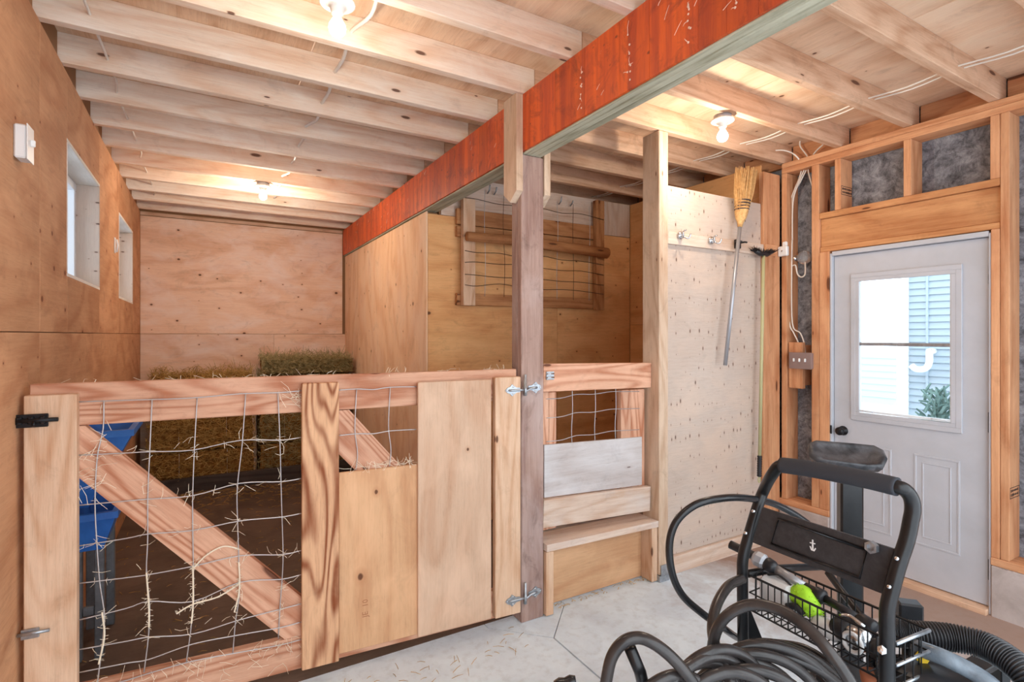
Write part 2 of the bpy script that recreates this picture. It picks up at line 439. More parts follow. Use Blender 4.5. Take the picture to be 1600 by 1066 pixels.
# ------------------------------------------------------------------ floor
fl = struct('floor', 'pale grey concrete floor with diamond saw cuts around the post')
abox('subfloor', -.9, 3.9, YFRONT - .3, 6.7, -.2, -.012, 'concrete_stem', fl, 0)
pc = Vector((1.47, 2.36, 0)); dh = .235; g = .004
def slab(pts, z0=-.011, z1=0., mat='concrete_floor', name='slab'):
    return MB().prism([(x, y, z1) for x, y in pts], (0, 0, z0 - z1)).build(name, mat, fl)
YS = 2.40
slab([(-.75, YFRONT), (pc.x - g, YFRONT), (pc.x - g, pc.y - dh - g), (pc.x - dh - g, pc.y), (pc.x - dh - g, YS), (-.75, YS)])
slab([(pc.x + g, YFRONT), (3.75, YFRONT), (3.75, 6.5), (2.0, 6.5), (2.0, YS), (pc.x + dh + g, YS), (pc.x + dh + g, pc.y), (pc.x + g, pc.y - dh - g)])
slab([(pc.x, pc.y - dh), (pc.x + dh, pc.y), (pc.x + dh, YS), (pc.x - dh, YS), (pc.x - dh, pc.y)])
slab([(-.75, YS + g), (1.50, YS + g), (1.50, 6.5), (-.75, 6.5)], mat='stall_floor_dirt')
slab([(1.50 + g, YS + g), (2.0 - g, YS + g), (2.0 - g, 6.5), (1.50 + g, 6.5)], mat='stall_floor_dirt')

# ------------------------------------------------------------------ ceiling: deck sheets and joists
ce = struct('ceiling', 'open ceiling of wooden joists under plywood sheets', (0, 0, ZJ))
for i, (x0, x1) in enumerate(((-.75, .44), (.445, 1.66), (1.665, 2.64), (2.645, 3.86))):
    for j, y0 in enumerate([YFRONT + (1.22 if i % 2 else 0) + 2.44 * k for k in range(-1, 4)]):
        y1 = min(y0 + 2.436, 6.6); y0 = max(y0, YFRONT)
        if y1 - y0 > .1: abox('deck_sheet', x0, x1, y0, y1, ZD, ZD + .018, 'ply_deck', ce, .001)
NJ = 0
for k in range(-13, 10):
    yf = 2.722 + .3945 * k
    if yf < YFRONT + .1: continue
    abox('joist', XW - .12, 1.462, yf - .045, yf, ZJ, ZD, 'wood_joist_pale', ce)
    abox('joist', 1.464, XR + .10, yf - .045, yf, ZJ + .001, ZD, 'wood_joist_aged', ce)
    abox('blocking', XR + .105, XR + .14, yf + .002, yf + .348, ZJ + .002, ZD, 'wood_stud', ce)

# ------------------------------------------------------------------ left wall (plywood sheets around two window openings)
wl = struct('wall_left', 'orange brown plywood wall with two small windows', (XW, 2, 0))
T = .014
W1, W2 = (3.19, 4.045), (4.905, 5.745); WZ = (1.772, 2.385)
def lsheet(y0, y1, z0, z1): abox('plywood_sheet', XW - T, XW, y0 + .0015, y1 - .0015, z0 + .0015, z1 - .0015, 'ply_left', wl, .0015, grain='y')
for y0, y1 in ((YFRONT, .28), (.28, 2.71), (2.71, 4.79), (4.79, YB)): lsheet(y0, y1, 0, 1.49)
lsheet(YFRONT, .28, 1.49, ZJ); lsheet(.28, 2.71, 1.49, ZJ)
lsheet(2.71, W1[0], 1.49, ZJ); lsheet(W1[0], W1[1], 1.49, WZ[0]); lsheet(W1[0], W1[1], WZ[1], ZJ); lsheet(W1[1], 4.79, 1.49, ZJ)
lsheet(4.79, W2[0], 1.49, ZJ); lsheet(W2[0], W2[1], 1.49, WZ[0]); lsheet(W2[0], W2[1], WZ[1], ZJ); lsheet(W2[1], YB, 1.49, ZJ)
def core(y0, y1, z0, z1): abox('wall_core', XW - .17, XW - T - .001, y0, y1, z0, z1, 'sheathing', wl, 0)
core(YFRONT, W1[0] - .02, -.2, 3.0); core(W1[0] - .02, W1[1] + .02, -.2, WZ[0] - .02); core(W1[0] - .02, W1[1] + .02, WZ[1] + .02, 3.0)
core(W1[1] + .02, W2[0] - .02, -.2, 3.0); core(W2[0] - .02, W2[1] + .02, -.2, WZ[0] - .02); core(W2[0] - .02, W2[1] + .02, WZ[1] + .02, 3.0); core(W2[1] + .02, YB + .2, -.2, 3.0)
for n, (y0, y1) in (('window_1', W1), ('window_2', W2)):
    wn = struct(n, 'small %s window in deep reveal of left plywood wall' % ('nearer' if n == 'window_1' else 'farther'), (XW, (y0 + y1) / 2, WZ[0]))
    a, b = XW - .17, XW + .001
    abox('lining_board', a, b, y0 - .018, y0, WZ[0], WZ[1], 'paint_white_pine', wn); abox('lining_board', a, b, y1, y1 + .018, WZ[0], WZ[1], 'ply_lining', wn, grain='z')
    abox('lining_board', a, b, y0 - .018, y1 + .018, WZ[1], WZ[1] + .018, 'paint_white_pine', wn); abox('sill_board', a, b, y0 - .018, y1 + .018, WZ[0] - .018, WZ[0], 'paint_white_pine', wn)
    for q0, q1 in ((y0, y0 + .045), (y1 - .045, y1), ((y0 + y1) / 2 - .02, (y0 + y1) / 2 + .02)):
        abox('frame_bar', a, a + .06, q0, q1, WZ[0] + .045, WZ[1] - .045, 'window_vinyl', wn)
    for q0, q1 in ((WZ[0], WZ[0] + .045), (WZ[1] - .045, WZ[1])): abox('frame_bar', a, a + .06, y0, y1, q0, q1, 'window_vinyl', wn)
    for q0, q1 in ((y0 + .045, (y0 + y1) / 2 - .02), ((y0 + y1) / 2 + .02, y1 - .045)):
        abox('pane', a + .022, a + .026, q0, q1, WZ[0] + .045, WZ[1] - .045, 'window_glass', wn, 0)

# ------------------------------------------------------------------ back wall
wb = struct('wall_back', 'pale plywood wall behind the hay bales', (.4, YB, 0))
for x0, x1 in ((XW, .655), (.655, 1.53)):
    abox('plywood_sheet', x0 + .001, x1 - .001, YB, YB + T, 0, 1.4885, 'ply_back', wb, .0015, grain='x')
abox('plywood_sheet', XW + .001, 1.395, YB, YB + T, 1.4915, 2.667, 'ply_back', wb, .0015, grain='x')
abox('wall_core', XW - .16, 3.9, YB + T + .002, YB + .17, -.2, 3.0, 'sheathing', wb, 0)
abox('top_plate', XW, 1.395, YB + .004, YB + T + .001, 2.675, ZJ - .002, 'wood_joist_aged', wb)

# ------------------------------------------------------------------ stall partition and alcove walls
YC, XP, XA = 3.725, 1.425, 3.45
wp = struct('wall_middle', 'plywood partition between the big stall and the hay rack alcove', (XP, 5, 0))
ys = onX(559.7, 500, XP).y
for y0, y1 in ((YC, ys), (ys, YB)): abox('plywood_sheet', XP, XP + T, y0 + .001, y1 - .001, 0, 2.405, 'ply_partition', wp, .0015, grain='z')
abox('wall_core', XP + T + .001, XP + .1, YC + T + .01, YB - .001, 0, 2.405, 'sheathing', wp, 0)
wa = struct('wall_alcove', 'brown plywood wall behind the wall mounted hay rack', (2.4, YC, 0))
xs = 2.62
for x0, x1 in ((XP + T + .001, xs), (xs, XA)): abox('plywood_sheet', x0, x1 - .002, YC, YC + T, 0, 2.39, 'ply_alcove', wa, .0015, grain='x')
for x0, x1 in ((1.545, 2.2), (2.2, 3.15), (3.15, XA)): abox('upper_board', x0 + .001, x1 - .001, YC + .002, YC + T, 2.394, 2.70, 'wood_trim_pale', wa, .0015)
abox('wall_core', XP + .11, XA + .3, YC + T + .002, YC + .1, 0, 2.70, 'sheathing', wa, 0)
wq = struct('wall_alcove_side', 'plywood side wall of the hay rack alcove near right corner', (XA, 3, 0))
zz = onX(985, 508, XA).z
abox('plywood_sheet', XA, XA + T, 2.375, YC - .001, 0, zz - .001, 'ply_alcove', wq, .0015, grain='y')
abox('plywood_sheet', XA, XA + T, 2.375, YC - .001, zz + .001, ZJ - .01, 'ply_alcove', wq, .0015, grain='y')

# ------------------------------------------------------------------ lined front partition with broom rail
wf = struct('wall_front', 'pale plywood lined partition beside the door', (2.9, 2.33, 0))
YP = 2.33
abox('plywood_sheet', 2.424, 3.385, YP, YP + T, .112, 2.405, 'ply_lining', wf, .0015, grain='x')
abox('stud', 2.43, 2.47, YP + T + .001, YP + .12, 0, 2.40, 'wood_stud', wf); abox('stud', 3.30, 3.34, YP + T + .001, YP + .12, 0, 2.40, 'wood_stud', wf)
abox('corner_board', 3.39, 3.576, YP - .02, YP + .018, 0, 2.63, 'wood_stud', wf)
tr = struct('trim_1', 'plain wooden rail board carrying hooks and brooms', (2.9, 2.32, 2.04))
abox('rail_board', 2.45, 3.388, YP - .021, YP - .001, 2.04, 2.116, 'wood_trim_pale', tr)
abox('rail_board', 3.39, 3.51, YP - .042, YP - .022, 2.04, 2.116, 'wood_stud', tr)
bb = abox('baseboard_front', 2.424, 3.385, YP - .021, YP + .012, 0, .11, 'wood_trim_pale', None)
tag(bb, 'low wooden baseboard under the pale plywood partition', kind='structure')

# ------------------------------------------------------------------ right wall: studs, plates, header, black paper, stem wall
wr = struct('wall_right', 'open stud wall backed with dark building paper around the door', (XR, 1, 0))
XS = XR + .14
DY0, DY1 = 1.132, 1.965       # door rough opening
for y0, y1, z0, z1 in ((YFRONT, DY0 - .03, .0, 2.9), (DY1 + .03, 6.5, 0, 2.9), (DY0 - .03, DY1 + .03, 2.03, 2.9)):
    abox('paper_sheet', XS, XS + .012, y0, y1, z0, z1, 'building_paper', wr, 0)
    abox('outer_sheathing', XS + .013, XS + .05, y0, y1, z0 - .1, z1, 'sheathing', wr, 0)
abox('top_plate', XR, XS - .001, YFRONT, 2.30, 2.635, 2.673, 'wood_stud', wr); abox('top_plate', XR, XS - .001, YFRONT, 2.30, 2.674, ZJ - .001, 'wood_stud', wr)
def stud(y0, y1, z0=.31, z1=2.634, m='wood_stud', x0=XR): return abox('stud', x0, XS - .001, y0, y1, z0, z1, m, wr)
stud(2.262, 2.30); stud(2.033, 2.083); stud(1.058, 1.094)
stud(DY1, 2.031, .31, 2.036); stud(1.096, DY0, .31, 2.036)
CR = [stud(1.892, 1.93, 2.301), stud(1.495, 1.535, 2.301), stud(1.096, 1.135, 2.301)]
for k in range(8):
    y = .66 - .4 * k
    if y > YFRONT + .1: stud(y - .038, y)
abox('header_plate', XR, XS - .001, 1.096, 2.031, 2.262, 2.30, 'wood_header', wr)
abox('header_board', XR + .022, XS - .001, 1.096, 2.031, 2.072, 2.261, 'wood_header', wr)
abox('header_strip', XR + .01, XS - .001, 1.096, 2.031, 2.037, 2.071, 'wood_header', wr)
for y0, y1 in ((YFRONT, DY0), (DY1, 2.40)):
    abox('bottom_plate', XR - .004, XS - .001, y0, y1, .268, .309, 'wood_stud', wr)
    abox('stem_wall', XR - .006, XS + .05, y0, y1, -.01, .267, 'concrete_stem', wr, .006, grain='y')

# ------------------------------------------------------------------ door
dr = struct('door_1', 'white steel door with half window and two lower panels', (XR + .03, 1.55, 0))
DX = XR + .032; W_ = 'door_paint'
abox('jamb', XR + .004, XS, 1.951, 1.964, .0, 2.02, W_, dr); abox('jamb', XR + .004, XS, 1.133, 1.1425, .0, 2.02, W_, dr)
abox('jamb_head', XR + .004, XS, 1.143, 1.95, 2.003, 2.032, W_, dr)
abox('threshold', XR - .03, XS + .02, 1.143, 1.95, -.01, .028, 'wood_joist_aged', dr)
GY, GZ = (1.317, 1.795), (1.008, 1.826)
def slabp(y0, y1, z0, z1): abox('door_slab', DX, DX + .044, y0, y1, z0, z1, W_, dr, .0)
slabp(1.146, 1.948, .034, GZ[0] - .03); slabp(1.146, 1.948, GZ[1] + .03, 2.0); slabp(1.146, GY[0] - .03, GZ[0] - .03, GZ[1] + .03); slabp(GY[1] + .03, 1.948, GZ[0] - .03, GZ[1] + .03)
def ring(name, y0, y1, z0, z1, wd, th, x=DX, mat=W_, par=dr):
    m = MB()
    m.box((x, (y0 + y1) / 2, z0 + wd / 2), Y_, X_ * -1, Z_, (y1 - y0, th, wd), .002); m.box((x, (y0 + y1) / 2, z1 - wd / 2), Y_, X_ * -1, Z_, (y1 - y0, th, wd), .002)
    m.box((x, y0 + wd / 2, (z0 + z1) / 2), Z_, X_, Y_, (z1 - z0 - 2 * wd, th, wd), .002); m.box((x, y1 - wd / 2, (z0 + z1) / 2), Z_, X_, Y_, (z1 - z0 - 2 * wd, th, wd), .002)
    return m.build(name, mat, par)
ring('window_moulding', 1.263, 1.842, .934, 1.872, .028, .022); ring('window_moulding', 1.290, 1.816, .962, 1.845, .024, .012, DX - .004)
ring('sash_frame', GY[0] - .012, GY[1] + .012, GZ[0] - .02, GZ[1] + .012, .014, .03, DX + .01, 'window_vinyl')
abox('meeting_rail', DX - .004, DX + .02, GY[0], GY[1], 1.412, 1.432, 'galvanised', dr)
abox('pane', DX + .014, DX + .018, GY[0], GY[1], 1.432, GZ[1], 'window_glass', dr, 0); abox('pane', DX + .006, DX + .010, GY[0], GY[1], GZ[0], 1.412, 'window_glass', dr, 0)
for y in (GY[0] + .05, GY[1] - .05): tube_obj('sash_clip', [(DX - .012, y - .035, .994), (DX - .02, y - .035, 1.002), (DX - .02, y + .035, 1.002), (DX - .012, y + .035, .994)], .003, 'window_vinyl', dr, 6, 1)
for y0, y1 in ((1.274, 1.493), (1.612, 1.832)):
    ring('panel_moulding', y0, y1, .253, .782, .012, .007); ring('panel_moulding', y0 + .04, y1 - .04, .30, .738, .008, .006)
kb = MB().lathe((DX + .002, 1.893, .853), (-1, 0, 0), [(0, .031), (.006, .031), (.010, .014), (.026, .012), (.030, .022), (.040, .027), (.052, .026), (.060, .016), (.062, .004)], 20).build('door_knob', 'black_hardware', dr, True)
abox('strike_plate', XR + .002, XR + .012, 1.951, 1.962, .825, .882, 'black_hardware', dr)
for z in (1.806, 1.014, .231):
    hg = MB().lathe((DX - .008, 1.1435, z - .055), (0, 0, 1), [(0, .006), (.002, .0075), (.108, .0075), (.11, .006)], 10).build('hinge', 'galvanised' if z > 1.5 else 'black_hardware', dr, True)

# ------------------------------------------------------------------ outside: snow, neighbouring walls
sn = MB().prism([(-14, -14, -.12), (20, -14, -.12), (20, 16, -.12), (-14, 16, -.12)], (0, 0, -.2)).build('ground', 'snow')
tag(sn, 'snow covered ground outside the building', kind='structure')
HX = 7.2
ya = onX(1421, 500, HX).y; yk = onX(1450, 500, HX).y
hs_ = thing('neighbour_house', 'pale blue sided house seen through the door window', 'house', (HX, yk, -.1))
z = .15; i = 0
while z < 5.4:
    zt = z + .078
    for x0, x1 in ((ya, yk + .01),):
        MB().prism([(HX, x0, z), (HX - .022, x0, z), (HX - .004, x0, zt), (HX, x0, zt)], (0, yk - ya, 0)).build('siding_board', 'siding_blue', hs_)
    MB().prism([(HX, yk, z), (HX - .022, yk, z), (HX - .004, yk, zt), (HX, yk, zt)], (0, -3.2, 0)).build('siding_board', 'siding_blue', hs_)
    z = zt; i += 1
abox('house_wall', HX + .001, HX + .3, yk - 3.2, ya, -.2, 5.4, 'exterior_white', hs_, 0)
abox('corner_trim', HX - .05, HX + .3, ya + .001, ya + .10, -.1, 5.4, 'exterior_white', hs_)
abox('joint_cover', HX - .03, HX + .0, yk - .012, yk + .012, .15, 5.4, 'siding_blue', hs_)
abox('foundation', HX - .02, HX + .001, yk - 3.2, ya, -.12, .15, 'concrete_stem', hs_, .003)
pp = [onX(1452, 552, HX - .12), onX(1452, 566, HX - .12), onX(1446, 576, HX - .12), onX(1432, 577, HX - .12), onX(1424, 571, HX - .12)]
pp[0].z += .02
pv = MB().tube([pp[0] + Vector((.11, 0, 0)), pp[0]] + spline(pp, 4), .034, 12).build('vent_pipe', 'exterior_white', hs_, True)
HX2 = 12.5
h2 = thing('far_building', 'distant white sided building beyond the snowy yard', 'building', (HX2, 7, -.1))
y2a, y2b = onX(1401, 560, HX2).y, onX(1345, 560, HX2).y
abox('wall', HX2 + .001, HX2 + .3, y2a - .3, y2b + 4, -.12, 1.12, 'exterior_white', h2, 0)
for k in range(8):
    z = .0 + .14 * k; MB().prism([(HX2, y2a, z), (HX2 - .022, y2a, z), (HX2 - .004, y2a, z + .14), (HX2, y2a, z + .14)], (0, y2b + 4 - y2a, 0)).build('siding_board', 'siding_blue', h2)
sh = thing('snowy_shrub', 'blurred green shrub standing in the snow beside the sided house', 'shrub', onX(1472, 640, HX - .7).to_tuple()[:2] + (-.12,))
m = MB(); q = onX(1470, 600, HX - .7)
for k in range(260):
    a = rnd.uniform(0, 6.28); rr = rnd.uniform(0, .34); h = rnd.uniform(.05, .95)
    p = Vector((q.x + rr * math.cos(a) * (1 - h * .6), q.y + rr * math.sin(a) * (1 - h * .6), -.1 + h))
    m.ribbon(p, p + Vector((rnd.uniform(-.12, .12), rnd.uniform(-.12, .12), rnd.uniform(.05, .16))), (0, 0, .02), .014)
o = m.build('foliage', 'shrub_green', sh); o['kind'] = 'stuff'
tube_obj('stem', [(q.x, q.y, -.12), (q.x, q.y + .02, .5)], .02, 'wood_post', sh, 8, 1)
# ------------------------------------------------------------------ beam and posts
bmT = thing('ceiling_beam', 'long red painted beam with grey green underside running under the joists', 'beam', (XBM, 2, 2.41))
cuts = [YFRONT]
while cuts[-1] < YB - .5: cuts.append(cuts[-1] + rnd.choice((.11, .16, .22, .30)))
cuts.append(YB - .002)
for a, b in zip(cuts, cuts[1:]): abox('red_facing', XBM, XBM + .012, a + .0005, b - .0005, 2.418, ZJ - .001, 'paint_red_beam', bmT, .0006, grain='y')
for k in range(3):
    x0 = XBM + .0125 + k * .0375
    abox('beam_ply', x0, x0 + .037, YFRONT, YB - .002, 2.411, ZJ - .001, 'wood_beam_under', bmT, .004)
m = MB()
for u in (909, 983, 1076, 1150):
    y = onX(u, 80, XBM).y
    for k in range(rnd.randint(6, 9)):
        c = Vector((XBM - .0015, y + rnd.gauss(0, .004), rnd.uniform(2.45, 2.68))); m.lathe(c, (-1, 0, 0), [(0, .0045), (.002, rnd.uniform(.002, .004)), (.003, .001)], 6)
        if rnd.random() < .6: m.ribbon(c, c + Vector((-.004, rnd.gauss(0, .012), rnd.gauss(0, .02))), (-.004, 0, 0), .0013)
for k in range(40):
    c = Vector((XBM - .001, rnd.uniform(.3, 6.2), rnd.uniform(2.43, 2.70))); a = rnd.uniform(.3, 1.2); L = rnd.uniform(.01, .05); m.ribbon(c, c + Vector((-.001, -L * math.cos(a), L * math.sin(a))), (-.001, 0, 0), .0011)
m.build('nail_scars', 'pale_scar', bmT)['kind'] = 'stuff'
ps = thing('support_post', 'weathered grey brown post carrying the red beam between the two gates', 'post', (1.47, 2.36, 0))
abox('post_board', XBM, XBM + .136, 2.31, 2.352, 0, 2.409, 'wood_post', ps, .004); abox('post_board', XBM, XBM + .136, 2.3525, 2.41, 0, 2.409, 'wood_post', ps, .004)
def cleat(x0, x1, y0, y1, z0, z1, ch, mat='wood_cleat'):
    ym = (y0 + y1) / 2
    m = MB().prism([(x0, y0, z0 + ch), (x0, y0, z1), (x0, y1, z1), (x0, y1, z0 + ch), (x0, ym, z0)], (x1 - x0, 0, 0))
    # turn so that the grain runs up the board
    return m
def put(m, name, mat, par, ex, ey, ez):
    n = len(m.v); c = Vector([sum(p[i] for p in m.v) / n for i in range(3)]); Mx = Matrix((ex, ey, ez))
    me = bpy.data.meshes.new(name); me.from_pydata([tuple(Mx @ (Vector(p) - c)) for p in m.v], [], m.f); me.materials.append(MATS[mat]); me.update()
    o = bpy.data.objects.new(name, me); C.objects.link(o); mm = Mx.transposed().to_4x4(); mm.translation = c; o.matrix_basis = mm; BASE[o.name] = tuple(c)
    if par is not None: o.parent = par; o.matrix_parent_inverse = Matrix.Translation(-Vector(BASE[par.name]))
    return o
put(cleat(XBM - .039, XBM - .001, 2.295, 2.425, 2.165, ZJ - .003, .05), 'cleat', 'wood_cleat', ps, Z_, X_, Y_)
put(cleat(XBM + .138, XBM + .176, 2.305, 2.42, 2.165, 2.50, .05), 'cleat', 'wood_cleat', ps, Z_, X_, Y_)
tp = thing('partition_post', 'tall square post at the left edge of the pale plywood partition', 'post', (2.38, 2.35, 0))
abox('post', 2.345, 2.421, 2.28, 2.42, .04, ZJ - .002, 'wood_cleat', tp, .004)
abox('post_bracket', 2.342, 2.424, 2.272, 2.42, 0, .038, 'galvanised', tp, .002); abox('bracket_flange', 2.352, 2.412, 2.268, 2.279, .039, .10, 'galvanised', tp, .002)

# ------------------------------------------------------------------ the big stall gate
GA = R(4.2); GS = .9905
GE = Vector((-math.cos(GA), math.sin(GA), 0)); GN = Vector((math.sin(GA), math.cos(GA), 0)); G0 = Vector((1.383, 2.278, 0))
def gp(s, z, d=0): return G0 + GE * (s * GS) + GN * d + Vector((0, 0, CAMZ - (CAMZ - z) * GS))
gt = thing('stall_gate', 'large wooden stall gate with wire mesh and plywood panels', 'gate', tuple(gp(1, .04)))
def gboard(name, s0, s1, z0, z1, d0, d1, mat, along='s', bev=.003):
    c = (gp(s0, z0, d0) + gp(s1, z1, d1)) / 2; L = abs(s1 - s0) * GS; Hh = (z1 - z0) * GS; dd = d1 - d0
    if along == 's': return obox(name, c, GE, Z_, GN * -1 if GE.cross(Z_).dot(GN) < 0 else GN, (L, Hh, dd), mat, gt, bev)
    n = Z_.cross(GE); return obox(name, c, Z_, GE, n, (Hh, L, dd), mat, gt, bev)
gboard('top_rail', .012, 1.945, 1.147, 1.304, .038, .076, 'wood_gate')
gboard('bottom_rail', .012, 1.945, .045, .185, .038, .076, 'wood_gate')
gboard('latch_stile', 1.803, 1.95, .045, 1.267, 0, .0375, 'wood_gate_pale', 'z')
gboard('middle_stile', .895, 1.046, .055, 1.273, 0, .0375, 'wood_gate_figured', 'z')
gboard('hinge_stile', .006, .148, .063, 1.267, 0, .0375, 'wood_gate_pale', 'z')
gboard('plywood_panel', .165, .54, .065, 1.258, .010, .0225, 'ply_gate', 'z')
gboard('plywood_panel', .50, .893, .072, .872, .0235, .0373, 'ply_gate_orange', 'z')
def gbrace(pts, mat):
    P = [gp(s, z, .0385) for s, z in pts]; m = MB().prism(P, GN * .036)
    e = (P[0] - P[1]).normalized(); n = GN; return put(m, 'diagonal_brace', mat, gt, e, n.cross(e), n)
gbrace([(1.788, 1.145), (.96, .262), (.96, .187), (1.112, .187), (1.90, 1.06), (1.90, 1.145)], 'wood_gate')
gbrace([(.846, 1.145), (.30, .497), (.30, .28), (.95, 1.02), (.95, 1.145)], 'wood_gate')
DW = .031; WR = .0023
def gwire(pts, par=gt): tube_obj('wire', [gp(s, z, DW + rnd.uniform(-.002, .002)) for s, z in pts], WR, 'wire_steel', par, 6, 4)
VS = [[(1.730, 1.235), (1.732, 1.13), (1.749, 1.03), (1.756, .86), (1.750, .70), (1.742, .56), (1.728, .43), (1.738, .30), (1.750, .18)],
      [(1.580, 1.232), (1.588, 1.03), (1.594, .86), (1.594, .70), (1.598, .57), (1.588, .44), (1.592, .32), (1.606, .19)],
      [(1.431, 1.230), (1.440, 1.03), (1.446, .85), (1.446, .70), (1.444, .56), (1.444, .43), (1.452, .32), (1.468, .19)],
      [(1.259, 1.237), (1.272, 1.03), (1.290, .85), (1.288, .70), (1.284, .55), (1.282, .42), (1.296, .31), (1.306, .18)],
      [(1.138, 1.239), (1.130, 1.03), (1.126, .86), (1.122, .71), (1.118, .55), (1.122, .44), (1.130, .33), (1.136, .2)]]
for v in VS: gwire(v)
for z0, dev in ((1.235, (0, -.003, -.004, .004, .002)), (1.036, (.004, -.004, -.012, .012, 0)), (.856, (0, -.006, -.012, .016, .004)), (.707, (0, .01, 0, .012, .004)),
                (.565, (.006, -.004, 0, .01, -.014)), (.437, (0, .02, -.012, .03, .01)), (.326, (.002, -.006, -.03, -.012, -.004)), (.245, (0, -.01, .012, .006, 0)), (.17, (0, .012, .02, .01, 0))):
    gwire([(1.803, z0 + dev[0]), (1.66, z0 + dev[1] * .5), (1.59, z0 + dev[1]), (1.445, z0 + dev[2]), (1.28, z0 + dev[3]), (1.125, z0 + dev[4]), (1.046, z0 + dev[4] + .004)])
for s in (.815, .665): gwire([(s, 1.236), (s + .008, 1.06), (s - .004, .95), (s + .004, .875)])
for z0 in (1.236, 1.035): gwire([(.895, z0), (.815, z0 + .002), (.74, z0 - .004), (.665, z0 + .003), (.541, z0)])
def strap(side, z, par):
    """decorative strap hinge: gate leaf, post leaf and pin"""
    prof = [(.0, .011), (.022, .013), (.034, .022), (.046, .030), (.056, .018), (.072, .012), (.082, 0)]
    prof = prof + [(a, -b) for a, b in prof[::-1][1:]]
    MB().prism([gp(.012 + a, z + b, -.0008) for a, b in prof], GN * -.004).build('hinge_leaf', 'galvanised', par)
    MB().prism([gp(0, z, 0) * 0 + Vector((1.440 + a, 2.3092, z + .006 + b)) for a, b in prof], (0, -.004, 0)).build('hinge_leaf', 'galvanised', par)
    p = Vector((1.412, 2.292, z)); MB().lathe(p - Vector((0, 0, .03)), (0, 0, 1), [(0, .009), (.045, .009), (.046, .0072), (.105, .0072), (.108, .005)], 12).build('hinge_pin', 'galvanised', par, True)
    tube_obj('hinge_rib', [Vector((1.415, 2.297, z - .012)), Vector((1.45, 2.300, z + .004)), Vector((1.49, 2.302, z + .006))], .006, 'galvanised', par, 8, 2)
    tube_obj('hinge_rib', [gp(.075, z, -.006), gp(.03, z, -.008), gp(-.01, z, -.006)], .006, 'galvanised', par, 8, 2)
    for a, b in ((.04, .018), (.04, -.018), (.072, 0)):
        MB().lathe(gp(.012 + a, z + b, -.004), GN * -1, [(0, .0055), (.002, .005), (.003, .002)], 8).build('bolt_head', 'chrome', par, True)
        MB().lathe(Vector((1.440 + a, 2.305, z + .006 + b)), (0, -1, 0), [(0, .0055), (.002, .005), (.003, .002)], 8).build('bolt_head', 'chrome', par, True)
strap(1, 1.200, gt); strap(1, .137, gt)
# slide bolts on the latch side
sb = MB(); sb.box(gp(1.925, 1.18, -.008), GE, Z_, Z_.cross(GE) * -1, (.09, .046, .006), .002); sb = sb.build('slide_bolt', 'black_hardware', gt)
MB().tube([gp(1.85, 1.182, -.018), gp(1.962, 1.182, -.018)], .0075, 10).build('bolt_rod', 'black_hardware', sb, True)
for s in (1.893, 1.925, 1.957): MB().box(gp(s, 1.182, -.014), GE, Z_, Z_.cross(GE) * -1, (.016, .03, .018), .004).build('bolt_guide', 'black_hardware', sb)
MB().tube([gp(1.915, 1.182, -.018), gp(1.913, 1.166, -.034)], .005, 8).build('bolt_handle', 'black_hardware', sb, True)
sl = MB().box(gp(1.93, .437, -.006), GE, Z_, Z_.cross(GE) * -1, (.05, .034, .008), .002).build('barrel_bolt', 'galvanised', gt)
MB().tube([gp(1.875, .441, -.014), gp(1.962, .441, -.014)], .006, 8).build('bolt_rod', 'galvanised', sl, True)
# straw caught on the mesh and rails
m = MB()
def straw_at(p, L=.06, w=.0009, flat=.4):
    a = rnd.uniform(0, 6.28); b = rnd.uniform(-1, 1) * flat
    d = Vector((math.cos(a) * math.cos(b), math.sin(a) * .25, math.sin(b) + math.sin(a) * .7)).normalized() * L * rnd.uniform(.4, 1.2)
    m.ribbon(p - d / 2, p + d / 2, Vector((rnd.uniform(-1, 1), rnd.uniform(-.3, .3), rnd.uniform(-1, 1))) * L * .18, w)
for v in VS:
    for s, z in v[1:]:
        for k in range(rnd.randint(1, 5)): straw_at(gp(s + rnd.gauss(0, .012), z + rnd.gauss(0, .03), DW - .004), .05)
for k in range(60): straw_at(gp(rnd.uniform(1.05, 1.8), rnd.choice((1.036, .856, .707, .565, .437, .326, .17)) + rnd.gauss(0, .008), DW - .004), .045)
for k in range(70): straw_at(gp(rnd.uniform(.9, 1.8), rnd.uniform(.06, .2), DW - .002), .06)
for k in range(40): straw_at(gp(rnd.uniform(.56, .88), .88 + rnd.uniform(0, .02), .02), .06)
for k in range(50): straw_at(gp(rnd.uniform(.05, 1.9), 1.307, rnd.uniform(.04, .074)), .05, flat=.05)
for k in range(16): straw_at(gp(rnd.gauss(1.07, .025), 1.21 + rnd.gauss(0, .04), .03), .08)
for k in range(18): straw_at(gp(rnd.gauss(1.76, .03), rnd.gauss(.97, .05), .03), .07)
m.build('caught_straw', 'straw_light', gt)['kind'] = 'stuff'
# shaggy twine on some strands
m = MB()
def shag(pts, n, L):
    P = spline([gp(s, z, DW - .002) for s, z in pts], 8)
    for k in range(n):
        p = P[rnd.randrange(len(P))]; d = Vector((rnd.gauss(0, 1), rnd.gauss(0, .5), rnd.gauss(0, 1))).normalized() * L
        m.ribbon(p, p + d, d * .2, .0009)
    m.tube(P, .0030, 6)
shag([(1.598, .57), (1.590, .44), (1.590, .36)], 30, .014); shag([(1.445, .565), (1.444, .43), (1.45, .34)], 30, .014); shag([(1.284, .55), (1.282, .44), (1.30, .35)], 30, .014)
shag([(1.50, .39), (1.445, .415), (1.36, .425), (1.285, .46)], 40, .013); shag([(1.44, .56), (1.40, .60), (1.34, .625), (1.285, .605)], 26, .012); shag([(1.735, .45), (1.728, .36), (1.745, .26)], 22, .014)
m.build('frayed_twine', 'straw_light', gt)['kind'] = 'stuff'

